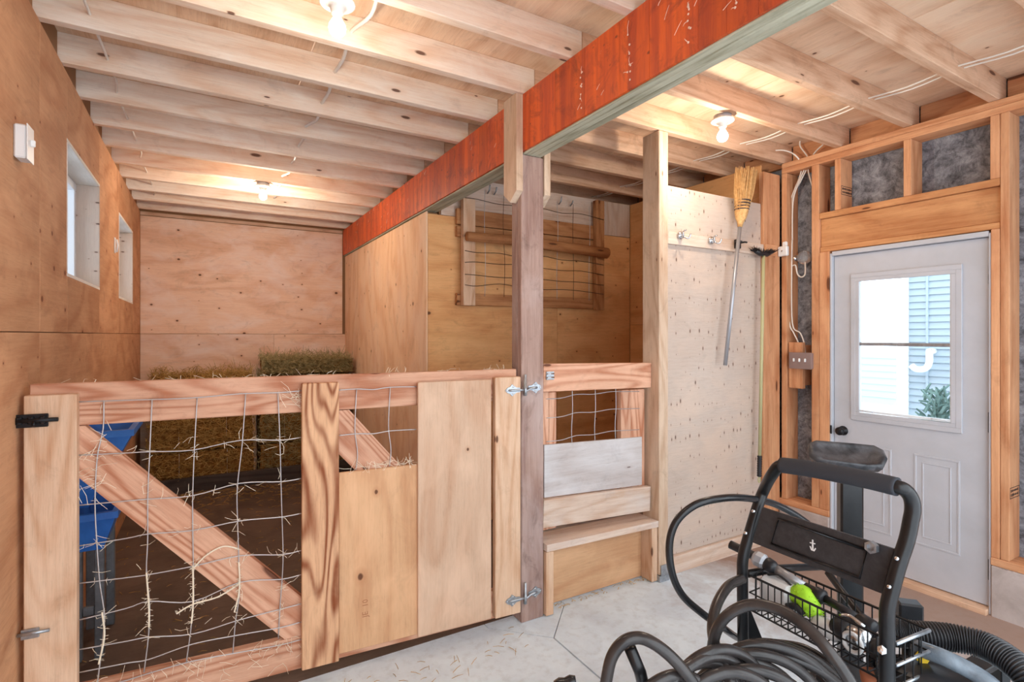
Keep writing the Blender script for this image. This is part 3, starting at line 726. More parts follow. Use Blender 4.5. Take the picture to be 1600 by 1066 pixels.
# ------------------------------------------------------------------ small gate with whitewashed board, and threshold box
sg = thing('small_gate', 'narrow gate with whitewashed board and wire between post and partition', 'gate', (1.95, 2.36, .41))
def sgy(u, v, Y=2.34): return onY(u, v, Y)
bar('top_rail', (1.556, 2.36, 1.251), (2.342, 2.36, 1.235), .15, .038, 'wood_gate', sg)
abox('stile', 1.562, 1.618, 2.381, 2.419, .42, 1.172, 'wood_gate', sg); abox('stile', 1.619, 1.667, 2.381, 2.419, .42, 1.168, 'wood_gate', sg)
abox('stile', 2.135, 2.215, 2.381, 2.419, .41, 1.152, 'wood_gate', sg); abox('stile', 2.216, 2.325, 2.381, 2.419, .41, 1.150, 'wood_gate', sg)
MB().prism([(1.579, 2.367, .602), (2.289, 2.367, .570), (2.289, 2.367, .861), (1.579, 2.367, .886)], (0, .012, 0)).build('whitewashed_board', 'wood_whitewash', sg)
bar('bottom_rail', (1.556, 2.36, .524), (2.335, 2.36, .486), .148, .038, 'wood_trim_pale', sg)
for u, v0 in ((894, 611), (930, 610), (962, 609)):
    x = onY(u, 650, 2.375).x; tube_obj('wire', [(x, 2.376, 1.185), (x + .004, 2.377, 1.06), (x - .004, 2.376, .95), (x, 2.376, .86)], .0023, 'wire_steel', sg, 6, 4)
for v in (616, 644, 679):
    p = onY(930, v, 2.375); tube_obj('wire', [(1.60, 2.378, p.z - .008), (1.70, 2.374, p.z - .008), (1.80, 2.376, p.z + .006), (1.92, 2.375, p.z), (2.05, 2.375, p.z + .008), (2.16, 2.377, p.z + .002), (2.28, 2.379, p.z - .004)], .0022, 'wire_steel', sg, 6, 4)
o = MB().box((1.595, 2.336, 1.262), X_, Z_, Y_ * -1, (.05, .045, .006), .002).build('latch_plate', 'galvanised', sg)
for z in (1.272, 1.252): MB().tube([(1.572, 2.331, z), (1.618, 2.331, z)], .004, 8).build('latch_rib', 'chrome', o, True)
tb = thing('threshold_box', 'low boxed wooden threshold below the narrow gate', 'threshold', (1.95, 2.36, 0))
MB().prism([(1.541, 2.285, .346), (2.343, 2.285, .330), (2.343, 2.285, .366), (1.541, 2.285, .382)], (0, .17, 0)).build('sill_board', 'wood_trim_pale', tb)
abox('side_board', 2.298, 2.342, 2.292, 2.40, .006, .328, 'wood_gate_pale', tb); abox('side_board', 1.541, 1.588, 2.292, 2.38, .006, .340, 'wood_gate_pale', tb)
abox('front_panel', 1.589, 2.297, 2.381, 2.394, .01, .329, 'ply_gate_orange', tb, .002, grain='x')

# ------------------------------------------------------------------ hay rack on the alcove wall
hr = thing('hay_rack', 'wooden wall mounted hay rack with rungs and sagging wire', 'hay rack', (2.35, YC - .1, 1.7))
yr = YC - .001
abox('rack_post', 1.69, 1.79, yr - .09, yr - .04, 1.705, ZJ - .19, 'wood_gate_pale', hr); abox('rack_post', 2.975, 3.065, yr - .09, yr - .04, 1.70, ZJ - .04, 'wood_rack', hr)
abox('rack_board', 1.66, 3.08, yr - .039, yr - .002, 1.71, 1.80, 'wood_rack', hr); abox('rack_board', 1.66, 3.08, yr - .039, yr - .002, 2.33, 2.45, 'wood_rack', hr); abox('rack_board', 1.66, 3.08, yr - .039, yr - .002, 2.235, 2.315, 'wood_rack', hr)
MB().tube([(1.70, yr - .128, 2.222), (2.1, yr - .132, 2.226), (2.6, yr - .128, 2.214), (3.06, yr - .13, 2.20)], lambda i: .036 + .004 * i, 12).build('log_rung', 'wood_rack', hr, True)
for z in (2.52, 2.12, 2.03, 1.94, 1.86):
    P = [(1.70, yr - .095, z)] + [(1.80 + .2 * k, yr - .094 + rnd.uniform(-.004, .004), z + rnd.gauss(0, .012)) for k in range(6)] + [(3.05, yr - .095, z - .02)]
    tube_obj('wire', P, .0028, 'wire_rusty', hr, 6, 4)
for k in range(7):
    x = 1.87 + .17 * k; tube_obj('wire', [(x, yr - .092, 2.60), (x + rnd.gauss(0, .01), yr - .093, 2.35), (x + rnd.gauss(0, .01), yr - .092, 2.05), (x, yr - .092, 1.78)], .0022, 'wire_rusty' if k % 2 else 'wire_steel', hr, 6, 4)
for x, zt in ((1.93, 2.66), (1.99, 2.65), (2.10, 2.64), (2.62, 2.66), (2.74, 2.64)):
    tube_obj('bent_nail', [(x, yr - .02, 2.60), (x, yr - .05, 2.62), (x + .005, yr - .055, zt)], .006, 'galvanised', hr, 6, 3)

# ------------------------------------------------------------------ hay bales
def bale(label, x0, x1, y0, y1, z0, z1, green=False, n=900, messy=1.):
    b = thing('hay_bale', label, 'hay bale', ((x0 + x1) / 2, (y0 + y1) / 2, z0), 'hay bales stacked along the back wall')
    nx, ny, nz = 14, 7, 6; V = {}; vs = []; fs = []
    def vid(i, j, k):
        if (i, j, k) not in V:
            p = Vector((x0 + (x1 - x0) * i / nx, y0 + (y1 - y0) * j / ny, z0 + (z1 - z0) * k / nz))
            c = Vector(((x0 + x1) / 2, (y0 + y1) / 2, (z0 + z1) / 2)); q = p + (c - p) * (.03 + .05 * abs(mnoise.noise(p * 9)) + .02 * rnd.random())
            V[(i, j, k)] = len(vs); vs.append(tuple(q))
        return V[(i, j, k)]
    for i in range(nx):
        for j in range(ny):
            fs.append([vid(i, j, 0), vid(i, j + 1, 0), vid(i + 1, j + 1, 0), vid(i + 1, j, 0)]); fs.append([vid(i, j, nz), vid(i + 1, j, nz), vid(i + 1, j + 1, nz), vid(i, j + 1, nz)])
        for k in range(nz):
            fs.append([vid(i, 0, k), vid(i + 1, 0, k), vid(i + 1, 0, k + 1), vid(i, 0, k + 1)]); fs.append([vid(i, ny, k), vid(i, ny, k + 1), vid(i + 1, ny, k + 1), vid(i + 1, ny, k)])
    for j in range(ny):
        for k in range(nz):
            fs.append([vid(0, j, k), vid(0, j, k + 1), vid(0, j + 1, k + 1), vid(0, j + 1, k)]); fs.append([vid(nx, j, k), vid(nx, j + 1, k), vid(nx, j + 1, k + 1), vid(nx, j, k + 1)])
    mesh_obj('bale_body', vs, fs, 'hay_body', b, False, ((x0 + x1) / 2, (y0 + y1) / 2, z0))
    m = MB()
    for t in range(int(n * 1.5)):
        face = rnd.random(); y = y0 - .002; ex = Vector((1, 0, 0))
        if face < .7: p = Vector((rnd.uniform(x0, x1), y0 + rnd.uniform(-.004, .012), rnd.uniform(z0 + .01, z1))); out = Vector((0, -1, 0))
        else: p = Vector((rnd.uniform(x0, x1), rnd.uniform(y0, y1), z1 - .01)); out = Vector((0, 0, 1))
        d = Vector((rnd.gauss(0, 1), rnd.gauss(0, .3), rnd.gauss(0, .5))).normalized() * rnd.uniform(.04, .12) + out * rnd.uniform(-.004, .03) * messy
        e = p + d; e.x = min(max(e.x, x0 - .005), x1 + .005); e.y = min(e.y, y1); e.z = max(e.z, z0 + .005)
        m.ribbon(p, e, out * rnd.uniform(.0, .02) * messy, .0021)
    m.build('hay_strands', 'hay_green' if green else 'hay', b)['kind'] = 'stuff'
    for fx in (.28, .72):
        x = x0 + (x1 - x0) * fx; c = .012
        MB().tube([(x, y0 + c, z0 + c), (x, y0 + c, z1 - c), (x, y1 - c, z1 - c), (x, y1 - c, z0 + c)], .0025, 6, True).build('twine', 'straw_light', b)
    return b
yb0, yb1 = 5.89, 6.33
bale('brown hay bale on the floor of the stack by the left wall', -.47, .44, yb0, yb1, .0, .365, n=700)
bale('brown hay bale on the floor of the stack by the partition', .46, 1.36, yb0, yb1, .0, .365, n=700, green=True)
bale('brown hay bale in the middle layer by the left wall', -.47, .43, yb0 - .01, yb1, .37, .735, n=900)
bale('greyish hay bale in the middle layer by the partition', .46, 1.36, yb0 + .02, yb1, .37, .735, n=900, green=True)
bale('brown hay bale in the upper layer with loose tufts on top', -.46, .43, yb0, yb1, .74, 1.09, n=1100, messy=1.8)
bale('greyish hay bale in the upper layer beneath the topmost bale', .47, 1.36, yb0, yb1, .74, 1.075, n=900, green=True)
bale('pale greyish green hay bale topmost of the stack beside partition', .49, 1.38, yb0 - .05, yb1, 1.08, 1.235, n=1600, green=True, messy=1.6)
kr = abox('floor_rail', -.40, 1.34, 5.79, 5.84, .0, .135, 'wood_dark', None, .004)
tag(kr, 'dark board lying on stall floor in front of the hay bales', 'board')
# loose straw
m = MB()
for k in range(500):
    x, y = rnd.uniform(-.5, 1.36), 5.78 - abs(rnd.gauss(0, .35))
    a = rnd.uniform(0, 6.28); L = rnd.uniform(.03, .09); m.ribbon((x, y, .003), (x + L * math.cos(a), y + L * math.sin(a), .004), (0, 0, .004), .0016)
for k in range(260):
    x, y = rnd.uniform(-.5, 1.4), rnd.uniform(2.45, 4.6); a = rnd.uniform(0, 6.28); L = rnd.uniform(.02, .06); m.ribbon((x, y, .002), (x + L * math.cos(a), y + L * math.sin(a), .003), (0, 0, .003), .0013)
for k in range(60):
    x, y = rnd.uniform(.2, 1.4), rnd.gauss(2.2, .06); a = rnd.uniform(0, 6.28); L = rnd.uniform(.02, .06); m.ribbon((x, y, .002), (x + L * math.cos(a), y + L * math.sin(a), .003), (0, 0, .003), .0012)
for k in range(60):
    x, y = rnd.uniform(1.6, 2.34), rnd.uniform(2.33, 2.375); a = rnd.uniform(0, 6.28); L = rnd.uniform(.02, .05); m.ribbon((x, y, .002), (x + L * math.cos(a), y + L * math.sin(a) * .3, .006), (0, 0, .006), .0013)
o = m.build('loose_straw', 'hay'); tag(o, 'loose straw scattered over the stall floor', 'straw', kind='stuff')

# ------------------------------------------------------------------ blue feeder behind the gate
bf = thing('hopper_feeder', 'blue plastic hopper feeder on grey legs behind the gate by left wall', 'feeder', (-.40, 3.15, 0))
def taper(name, x0, x1, y0, y1, z0, z1, ins, mat, th=.012):
    """open tapered tub: ins = inset at the bottom (left, right, front, back)"""
    b = [(x0 + ins[0], y0 + ins[2], z0), (x1 - ins[1], y0 + ins[2], z0), (x1 - ins[1], y1 - ins[3], z0), (x0 + ins[0], y1 - ins[3], z0)]
    t = [(x0, y0, z1), (x1, y0, z1), (x1, y1, z1), (x0, y1, z1)]
    rim = [(x0 - .012, y0 - .012, z1), (x1 + .012, y0 - .012, z1), (x1 + .012, y1 + .012, z1), (x0 - .012, y1 + .012, z1)]
    rim0 = [(p[0], p[1], z1 - .03) for p in rim]; t0 = [(p[0], p[1], z1 - .03) for p in t]
    c = [(sum(p[0] for p in b) / 4), (sum(p[1] for p in b) / 4)]
    inn = lambda P, z: [(p[0] + (th if p[0] < c[0] else -th), p[1] + (th if p[1] < c[1] else -th), z) for p in P]
    ti = inn(t, z1); bi = inn(b, z0 + th)
    V = b + t0 + rim0 + rim + ti + bi; Fc = [[3, 2, 1, 0]]
    for L in range(5):
        for k in range(4): Fc.append([L * 4 + k, L * 4 + (k + 1) % 4, L * 4 + 4 + (k + 1) % 4, L * 4 + 4 + k])
    Fc.append([20, 21, 22, 23])
    return mesh_obj(name, V, Fc, mat, bf, False, (c[0], c[1], z0))
taper('hopper', -.53, -.30, 3.02, 3.40, .68, 1.04, (.02, .17, .08, .08), 'blue_plastic')
taper('feed_tray', -.53, -.355, 2.98, 3.44, .50, .68, (.02, .05, .05, .05), 'blue_plastic')
for x, y in ((-.50, 3.05), (-.42, 3.05), (-.50, 3.37), (-.42, 3.37)): abox('leg', x - .018, x + .018, y - .018, y + .018, 0, .499, 'grey_metal', bf, .003)
abox('leg_brace', -.481, -.439, 3.04, 3.06, .2, .24, 'grey_metal', bf, .003)
# ------------------------------------------------------------------ lights with bare bulbs
def lamp(label, u, v, Y, watts):
    p = onY(u, v, Y); t = thing('bulb_lamp', label, 'lamp', (p.x, p.y, p.z), 'bare bulb lamps on the joists')
    zt = ZJ - .002; k = zt - p.z
    MB().lathe((p.x, p.y, zt), (0, 0, -1), [(0, .048), (.022, .048), (.024, .046)], 20).build('ceiling_box', 'socket_grey', t, True)
    MB().lathe((p.x, p.y, zt - .0245), (0, 0, -1), [(0, .062), (.006, .064), (.012, .055), (.016, .03), (.022, .024), (max(.03, k - .07), .022)], 20).build('lamp_holder', 'porcelain', t, True)
    MB().lathe((p.x, p.y, zt - .0245 - max(.03, k - .07) - .0005), (0, 0, -1), [(0, .014), (.012, .0145), (.024, .021), (.036, .028), (.05, .031), (.064, .028), (.074, .019), (.080, .006)], 20).build('bulb', 'bulb_glow', t, True)
    L = bpy.data.lights.new('bulb_light', 'POINT'); L.energy = watts; L.color = (1, .88, .72); L.shadow_soft_size = .034
    lo = bpy.data.objects.new('bulb_light', L); C.objects.link(lo); lo.location = (p.x, p.y, p.z - .06); BASE[lo.name] = tuple(lo.location); parent_to(lo, t)
    return t
lamp('bare bulb nearest the top edge over the big gate', 527, 42, 1.965, BULB_W * .25)
lamp('small far bare bulb over the back of the hay stall', 411, 303, 4.70, BULB_W * .9)
lamp('bare bulb near the broom right of the red beam', 1129, 212, 1.958, BULB_W * .5)
# short white leads at the lamps
def cable(label, pts, r=.0045, mat='cable_white', sub=5, cat='cable', name='electrical_cable', group=None):
    o = tube_obj(name, pts, r, mat, None, 8, sub); tag(o, label, cat, group); return o
# cable that dips between the joists across the big stall
def joist_run(x, z, k0, k1, wob):
    P = []
    for k in range(k0, k1):
        yf = 2.722 + .3945 * k; xx = x + wob * math.sin(k * 2.1)
        P += [(xx, yf - .06, ZJ + z), (xx, yf + .01, ZJ + z), (xx + wob, yf + .17, ZJ + z - .012)]
    return P
cable('white cable threaded through the joists over the big stall', joist_run(.55, .062, -3, 8, .012), .008, sub=4)
cable('thin white cable through the joists along the left wall', joist_run(-.40, .055, -2, 9, .007), .006, sub=4)
for j, (x, zz_) in enumerate(((3.10, .05), (3.165, .058))):
    cable('white cable through the joists near the right wall, %s one of two' % ('left' if j == 0 else 'right'), joist_run(x, zz_, -5, 4, .003), .0042, sub=3)
# cables dropping down the stud bay by the door
def rw(u, v, d=.0): return onX(u, v, XR + d)
cable('white cable leaving the joists and running down to the switch box, leftmost', [rw(1202, 236, -.12), rw(1225, 235, -.06), rw(1243, 243, -.02), rw(1252, 258, .03), rw(1250, 275, .06), rw(1240, 300, .06), rw(1232, 325, .06), rw(1234, 365, .05), rw(1233, 420, .04), rw(1233, 500, .04), rw(1240, 520, .04), rw(1247, 535, .05), rw(1250, 552, .05)], .0048)
cable('white cable running down to the switch box, second from left', [rw(1252, 215, .04), rw(1250, 228, .04), rw(1262, 246, .05), rw(1261, 262, .06), rw(1250, 285, .06), rw(1238, 310, .065), rw(1238, 355, .06), rw(1237, 420, .055), rw(1238, 505, .05), rw(1250, 520, .05), rw(1256, 535, .05), rw(1258, 552, .05)], .0048)
cable('white cable branching right of the bundle under the top plate', [rw(1286, 226, .03), rw(1272, 240, .04), rw(1263, 262, .055), rw(1266, 280, .06), rw(1269, 290, .07)], .0045)
cable('short white cable ending beside the junction box on the stud', [rw(1258, 262, .05), rw(1248, 285, .05), rw(1240, 310, .05), rw(1238, 340, .045), rw(1238, 375, .04)], .0045)
cable('white cable looping under the round glass fixture', [rw(1237, 416, .06), rw(1243, 415, .05), rw(1246, 428, .05), rw(1252, 433, .05), rw(1258, 428, .05), rw(1258, 410, .07)], .005)
# junction box, glass fixture, switch box
jb = thing('junction_box', 'white plastic junction box on the stud beside dark paper', 'junction box', tuple(rw(1226, 395, -.02)))
p = rw(1226, 393, -.004); MB().box(p + Vector((-.016, -.0, 0)), Y_, Z_, X_, (.07, .07, .03), .006).build('box', 'white_plastic', jb); MB().box(p + Vector((-.012, -.01, .05)), Y_, Z_, X_, (.034, .034, .022), .006).build('cable_clamp', 'white_plastic', jb)
MB().lathe(p + Vector((-.031, 0, 0)), (-1, 0, 0), [(0, .006), (.002, .006), (.003, .003)], 10).build('screw', 'chrome', jb, True)
gf = thing('glass_fixture', 'round clear glass fixture mounted on dark paper beside door', 'fixture', tuple(rw(1252, 402, .1)))
p = rw(1254, 402, .09); MB().lathe(p + Vector((.048, 0, 0)), (-1, 0, 0), [(0, .046), (.03, .05), (.05, .042), (.062, .028), (.068, .006)], 20).build('globe', 'clear_bulb', gf, True)
MB().lathe(p + Vector((.02, .10, .0)), (0, -1, 0), [(0, .022), (.03, .024), (.052, .018)], 14).build('socket', 'chrome', gf, True)
wbk = thing('wood_block', 'short vertical wood block behind the grey switch box', 'block', tuple(rw(1240, 608, .0)))
a, b = rw(1230, 535), rw(1252, 608)
abox('block', XR + .012, XR + .05, b.y, a.y - .003, b.z, a.z, 'wood_stud', wbk, .003); abox('batten', XR + .051, XS - .002, b.y + .01, a.y - .02, b.z + .02, a.z - .02, 'wood_stud', wbk, .002)
sw = thing('switch_box', 'grey metal switch box with three white toggles beside the door', 'switch box', tuple(rw(1250, 577)))
a, b = rw(1234, 551, -.03), rw(1267, 577, -.03)
cp = Vector((XR - .010, (a.y + b.y) / 2, (a.z + b.z) / 2))
MB().box(cp, Y_, Z_, X_, (.15, .108, .04), .004).build('box', 'box_grey', sw); MB().box(cp + Vector((-.0225, 0, 0)), Y_, Z_, X_, (.156, .114, .003), .001).build('cover_plate', 'box_grey', sw)
for k in (-.04, 0, .04): MB().box(cp + Vector((-.031, k, .004)), Y_, Z_, X_, (.010, .024, .014), .003).build('toggle', 'white_plastic', sw)
# left wall switches
ls = thing('wall_switch', 'white switch box high on left plywood wall nearest the viewer', 'switch', (XW, 2.41, 2.1))
MB().box((XW + .018, 2.41, 2.138), Z_, Y_, X_ * -1, (.115, .07, .034), .005).build('box', 'white_plastic', ls); MB().box((XW + .037, 2.41, 2.138), Z_, Y_, X_ * -1, (.122, .078, .003), .001).build('cover_plate', 'white_plastic', ls)
MB().box((XW + .044, 2.41, 2.142), Z_, Y_, X_ * -1, (.024, .010, .014), .003).build('toggle', 'white_plastic', ls)
l2 = thing('wall_latch', 'small white metal latch on left wall between the windows', 'latch', (XW, 4.66, 2.1))
MB().box((XW + .004, 4.66, 2.118), Z_, Y_, X_ * -1, (.11, .04, .006), .002).build('plate', 'white_plastic', l2); MB().tube([(XW + .014, 4.66, 2.07), (XW + .02, 4.66, 2.12), (XW + .014, 4.66, 2.16)], .006, 8).build('catch', 'white_plastic', l2, True)

# blurred ink stamps on two studs: a box with illegible blocks
def stamp(y, z, x0, wd):
    st = MB(); h = .054
    for dz in (0, h): st.box((x0 + wd / 2, y, z + dz), X_, Z_, Y_, (wd, .0035, .0006), .0001)
    for dx in (0, wd): st.box((x0 + dx, y, z + h / 2), X_, Z_, Y_, (.0035, h, .0006), .0001)
    for row in (.016, .038):
        xx = x0 + .012
        while xx < x0 + wd - .012:
            w1 = rnd.uniform(.006, .014); st.box((xx + w1 / 2, y, z + row), X_, Z_, Y_, (w1, rnd.uniform(.008, .015), .0006), .0001); xx += w1 + rnd.uniform(.003, .006)
    st.build('grade_stamp', 'stamp_ink', wr)['kind'] = 'stuff'
stamp(1.8915, 2.40, XR + .008, .125); stamp(1.0575, onX(1586, 778, XR + .06).z, XR + .008, .125)
def text_mesh(s, name, mat, par, origin, ex, ez, size):
    cu = bpy.data.curves.new(name, 'FONT'); cu.body = s; cu.size = size; cu.align_x = 'CENTER'; cu.align_y = 'CENTER'; cu.extrude = .0003; cu.resolution_u = 2
    tmp = bpy.data.objects.new(name + '_t', cu); C.objects.link(tmp); dg = bpy.context.evaluated_depsgraph_get()
    me = bpy.data.meshes.new_from_object(tmp.evaluated_get(dg)); bpy.data.objects.remove(tmp); me.materials.clear(); me.materials.append(MATS[mat])
    o = bpy.data.objects.new(name, me); C.objects.link(o); n = ex.cross(ez); mm = Matrix((ex, ez, n)).transposed().to_4x4(); mm.translation = Vector(origin); o.matrix_basis = mm; BASE[o.name] = tuple(origin)
    if par is not None: o.parent = par; o.matrix_parent_inverse = Matrix.Translation(-Vector(BASE[par.name]))
    return o
text_mesh('JE  10', 'grade_stamp', 'stamp_faint', gt, gp(.778, .25, .0231), Z_, GE, .035)

# ------------------------------------------------------------------ hooks, broom, brush on the rail
for i, (u, v) in enumerate(((1062, 368), (1110, 376))):
    p = onY(u, v, YP - .0225); h = thing('coat_hook', 'chrome double coat hook on the rail, %s' % ('nearer the tall post' if i == 0 else 'nearer the broom'), 'hook', tuple(p), 'coat hooks on the rail')
    MB().lathe(p, (0, -1, 0), [(0, .024), (.004, .026), (.012, .024), (.018, .012), (.02, .004)], 16).build('hook_base', 'chrome', h, True)
    for sx in (-1, 1): tube_obj('hook_arm', [p + Vector((0, -.014, 0)), p + Vector((sx * .012, -.035, -.018)), p + Vector((sx * .026, -.05, -.02)), p + Vector((sx * .034, -.058, .006))], .0055, 'chrome', h, 8, 4)
    tube_obj('hook_arm', [p + Vector((0, -.014, 0)), p + Vector((0, -.03, .02)), p + Vector((0, -.05, .026))], .0055, 'chrome', h, 8, 4)
def clip(label, u, v):
    p = onY(u, v, YP - .0225); c = thing('broom_clip', label, 'clip', tuple(p))
    MB().box(p + Vector((0, -.012, 0)), X_, Z_, Y_ * -1, (.05, .06, .022), .004).build('clip_body', 'black_plastic', c)
    for sx in (-1, 1): tube_obj('clip_jaw', [p + Vector((sx * .026, -.012, .01)), p + Vector((sx * .034, -.04, .012)), p + Vector((sx * .024, -.064, .006))], .006, 'black_plastic', c, 8, 3)
    return p
pcl = clip('black spring clip holding the corn broom', 1150, 382)
b0 = onY(1133, 571, YP - .07); b1 = onY(1156, 355, YP - .07); bd = (b1 - b0).normalized()
br = thing('corn_broom', 'corn broom hung bristles up in a clip on the partition', 'broom', tuple(b0))
MB().tube([b0, b1], .0125, 12).build('handle', 'alu_pole', br, True)
MB().lathe(b1 - bd * .0, bd, [(0, .014), (.03, .02), (.06, .034), (.10, .042), (.14, .045)], 14).build('collar', 'broom_straw', br, True)
for k in range(4):
    q = b1 + bd * (.12 + .020 * k); MB().tube([q + X_ * (.048 + .003 * k) * math.cos(a) + Y_ * .042 * math.sin(a) for a in [i * math.pi / 8 for i in range(16)]], .0035, 6, True).build('binding', 'broom_thread', br, True)
m = MB(); e1 = bd
for k in range(520):
    a = rnd.uniform(0, 6.28); r0 = math.sqrt(rnd.random()); q = b1 + bd * rnd.uniform(.09, .13) + X_ * .044 * r0 * math.cos(a) + Y_ * .036 * r0 * math.sin(a)
    L = rnd.uniform(.20, .29); e = b1 + bd * (.12 + L) + X_ * (.098 * r0 * math.cos(a) + rnd.gauss(0, .006)) + Y_ * .045 * r0 * math.sin(a)
    m.ribbon(q, e, X_ * (.016 * r0 * math.cos(a)), .0024)
m.build('bristles', 'broom_straw', br)['kind'] = 'stuff'
pcl2 = onY(1190, 386, YP - .05)
ru = thing('push_brush', 'black bristled brush on a pale olive pole in the corner', 'brush', tuple(onY(1186, 750, YP - .05)))
q0, q1 = onY(1187, 712, YP - .06), onY(1193, 396, YP - .06)
MB().tube([q0, q1], .011, 12).build('pole', 'pole_olive', ru, True)
qd = (q1 - q0).normalized()
MB().tube([q0 + qd * .0 - qd * i * .008 for i in range(19)], lambda i: .017 if i % 2 else .013, 12).build('ribbed_grip', 'black_plastic', ru, True)
tube_obj('hang_ring', [q0 - qd * .15, q0 - qd * .165 + X_ * .012, q0 - qd * .185, q0 - qd * .165 - X_ * .012], .004, 'pole_olive', ru, 8, 4, True)
m = MB().tube([q1 - X_ * .085 + Z_ * .012, q1 - X_ * .04 - Z_ * .004, q1 + X_ * .04 - Z_ * .004, q1 + X_ * .09 + Z_ * .02], .017, 10); m.build('brush_head', 'black_plastic', ru, True)
m = MB()
for k in range(160):
    a = rnd.uniform(-.09, .09); p = q1 + X_ * a + Vector((0, rnd.uniform(-.012, .012), .005 + .1 * abs(a) - .01)); m.ribbon(p, p + Vector((a * .5 + rnd.gauss(0, .012), rnd.gauss(0, .014), rnd.uniform(.015, .038))), (0, 0, 0), .002)
m.build('bristles', 'black_plastic', ru)['kind'] = 'stuff'
# ------------------------------------------------------------------ pressure washer in the foreground
pw = thing('pressure_washer', 'black pressure washer cart with padded bow handle, panel and wire basket', 'pressure washer', tuple(onZ(1290, 1150, 0)))
ZL, ZR = 1.79, 1.37
def dep(u):                     # distance of the handle plane at picture column u
    t = (u - 1162) / (1405 - 1162); return 1 / ((1 - t) / ZL + t / ZR)
hl = [at(1162, 1120, ZL), at(1161, 1000, ZL), at(1160, 900, ZL), at(1161, 872, ZL), at(1168, 844, ZL), at(1184, 791, ZL), at(1194, 765, ZL), at(1207, 741, dep(1200)), at(1222, 727, dep(1218))]
gr = [at(u, v, dep(u)) for u, v in ((1222, 727), (1260, 732), (1310, 741), (1360, 751), (1402, 761))]
rr_ = [at(1402, 761, dep(1402)), at(1415, 767, ZR), at(1424, 780, ZR), at(1426, 797, ZR), at(1423, 815, ZR), at(1417, 844, ZR), at(1404, 883, ZR), at(1393, 923, ZR), at(1387, 950, ZR), at(1386, 980, ZR), at(1386, 1110, ZR)]
def floor_end(P):              # carry the leg on down to the floor, splayed a little
    q = P.copy(); q.z = .14; return q
hl = [floor_end(hl[0])] + hl; rr_ = rr_ + [floor_end(rr_[-1])]
HR = .0182
MB().tube(spline(hl + gr[1:] + rr_[1:], 5), HR, 16).build('bow_handle', 'black_paint', pw, True)
MB().tube(spline(gr, 6), .0245, 18).build('foam_grip', 'grip_foam', pw, True)
# rear panel between the legs
def pq(u, v, d=.0): return at(u, v, dep(u) + d)
def quad_panel(name, pts, th, mat):
    n = (pts[1] - pts[0]).cross(pts[3] - pts[0]).normalized()
    if n.dot(pts[0] - Vector((0, 0, CAMZ))) < 0: n = -n
    return MB().prism(pts, n * th), n
PT = [pq(1191, 793, .004), pq(1176, 848, .004), pq(1378, 928, .004), pq(1400, 859, .004)]
m, pn = quad_panel('p', PT, .006, 'panel_black'); pnl = m.build('rear_panel', 'panel_black', pw)
loop = [(1216, 811), (1355, 860), (1343, 903), (1205, 850)]
MB().tube([pq(u, v, .0015) for u, v in loop], .0042, 8, True).build('embossed_border', 'black_paint', pnl, True)
p = pq(1363, 855, -.004); MB().lathe(p, -pn, [(-.004, .017), (.010, .017), (.0105, .010), (.002, .010)], 6).build('hex_nut', 'galvanised', pnl)
# worn white mark left by a sticker: an anchor like scrap
m = MB(); c = pq(1270, 852, .0028)
ux = (pq(1280, 855.6, .0028) - pq(1260, 848.4, .0028)).normalized(); uy = ux.cross(pn).normalized()
if uy.z < 0: uy = -uy
for poly in ([(-.002, .016), (.002, .016), (.0025, -.014), (-.0025, -.014)], [(-.009, .006), (.008, .008), (.008, .005), (-.009, .003)], [(-.010, -.006), (-.006, -.006), (-.003, -.012), (.004, -.012), (.008, -.005), (.010, -.008), (.005, -.017), (-.005, -.017)]):
    m.prism([c + ux * a + uy * b for a, b in poly], pn * -.0008)
m.build('sticker_scrap', 'white_plastic', pnl)
for u, v in ((1177, 799), (1165, 833)): MB().lathe(at(u, v, ZL - HR - .001), at(0, 0, 1) * 0 + (Vector((0, 0, CAMZ)) - at(u, v, ZL)), [(0, .0062), (.002, .005)], 10).build('screw', 'chrome', pw, True)
for u, v in ((1401, 873), (1389, 917)): MB().lathe(at(u, v, ZR - HR - .001), (Vector((0, 0, CAMZ)) - at(u, v, ZR)), [(0, .0055), (.002, .0045)], 10).build('screw', 'chrome', pw, True)
MB().lathe(at(1378, 1016, ZR - HR - .002), Vector((0, 0, CAMZ)) - at(1378, 1016, ZR), [(0, .011), (.004, .011), (.005, .006), (.010, .006), (.011, .004)], 6).build('leg_bolt', 'chrome', pw)
# lower frame behind the legs
fz = .67
A, B_, Cc, D_ = onZ(1171, 899, fz), onZ(1212, 883, fz), onZ(1452, 985, fz), onZ(1400, 1006, fz)
tubeM = lambda pts, r, n=10: MB().tube(pts, r, n)
tubeM([at(1168, 897, 1.83), at(1215, 888, 1.93), at(1300, 885, 1.98)], .013).build('cross_bar', 'black_paint', pw, True)
tubeM([at(1294, 895, 1.82), at(1318, 928, 1.74), at(1345, 962, 1.62), at(1360, 1010, 1.55), at(1362, 1100, 1.52)], .012).build('strut', 'black_paint', pw, True)
bar('leg_brace', at(1161, 955, ZL + .02), at(1196, 1040, ZL + .06), .05, .02, 'black_paint', pw)
o1, o2 = floor_end(hl[1]), floor_end(rr_[-2])
tubeM([o1 + Z_ * .12, o2 + Z_ * .12], .014).build('axle', 'black_paint', pw, True)
nw = Vector((.94, -.33, 0)).normalized(); wd = (o2 - o1).normalized(); wd.z = 0
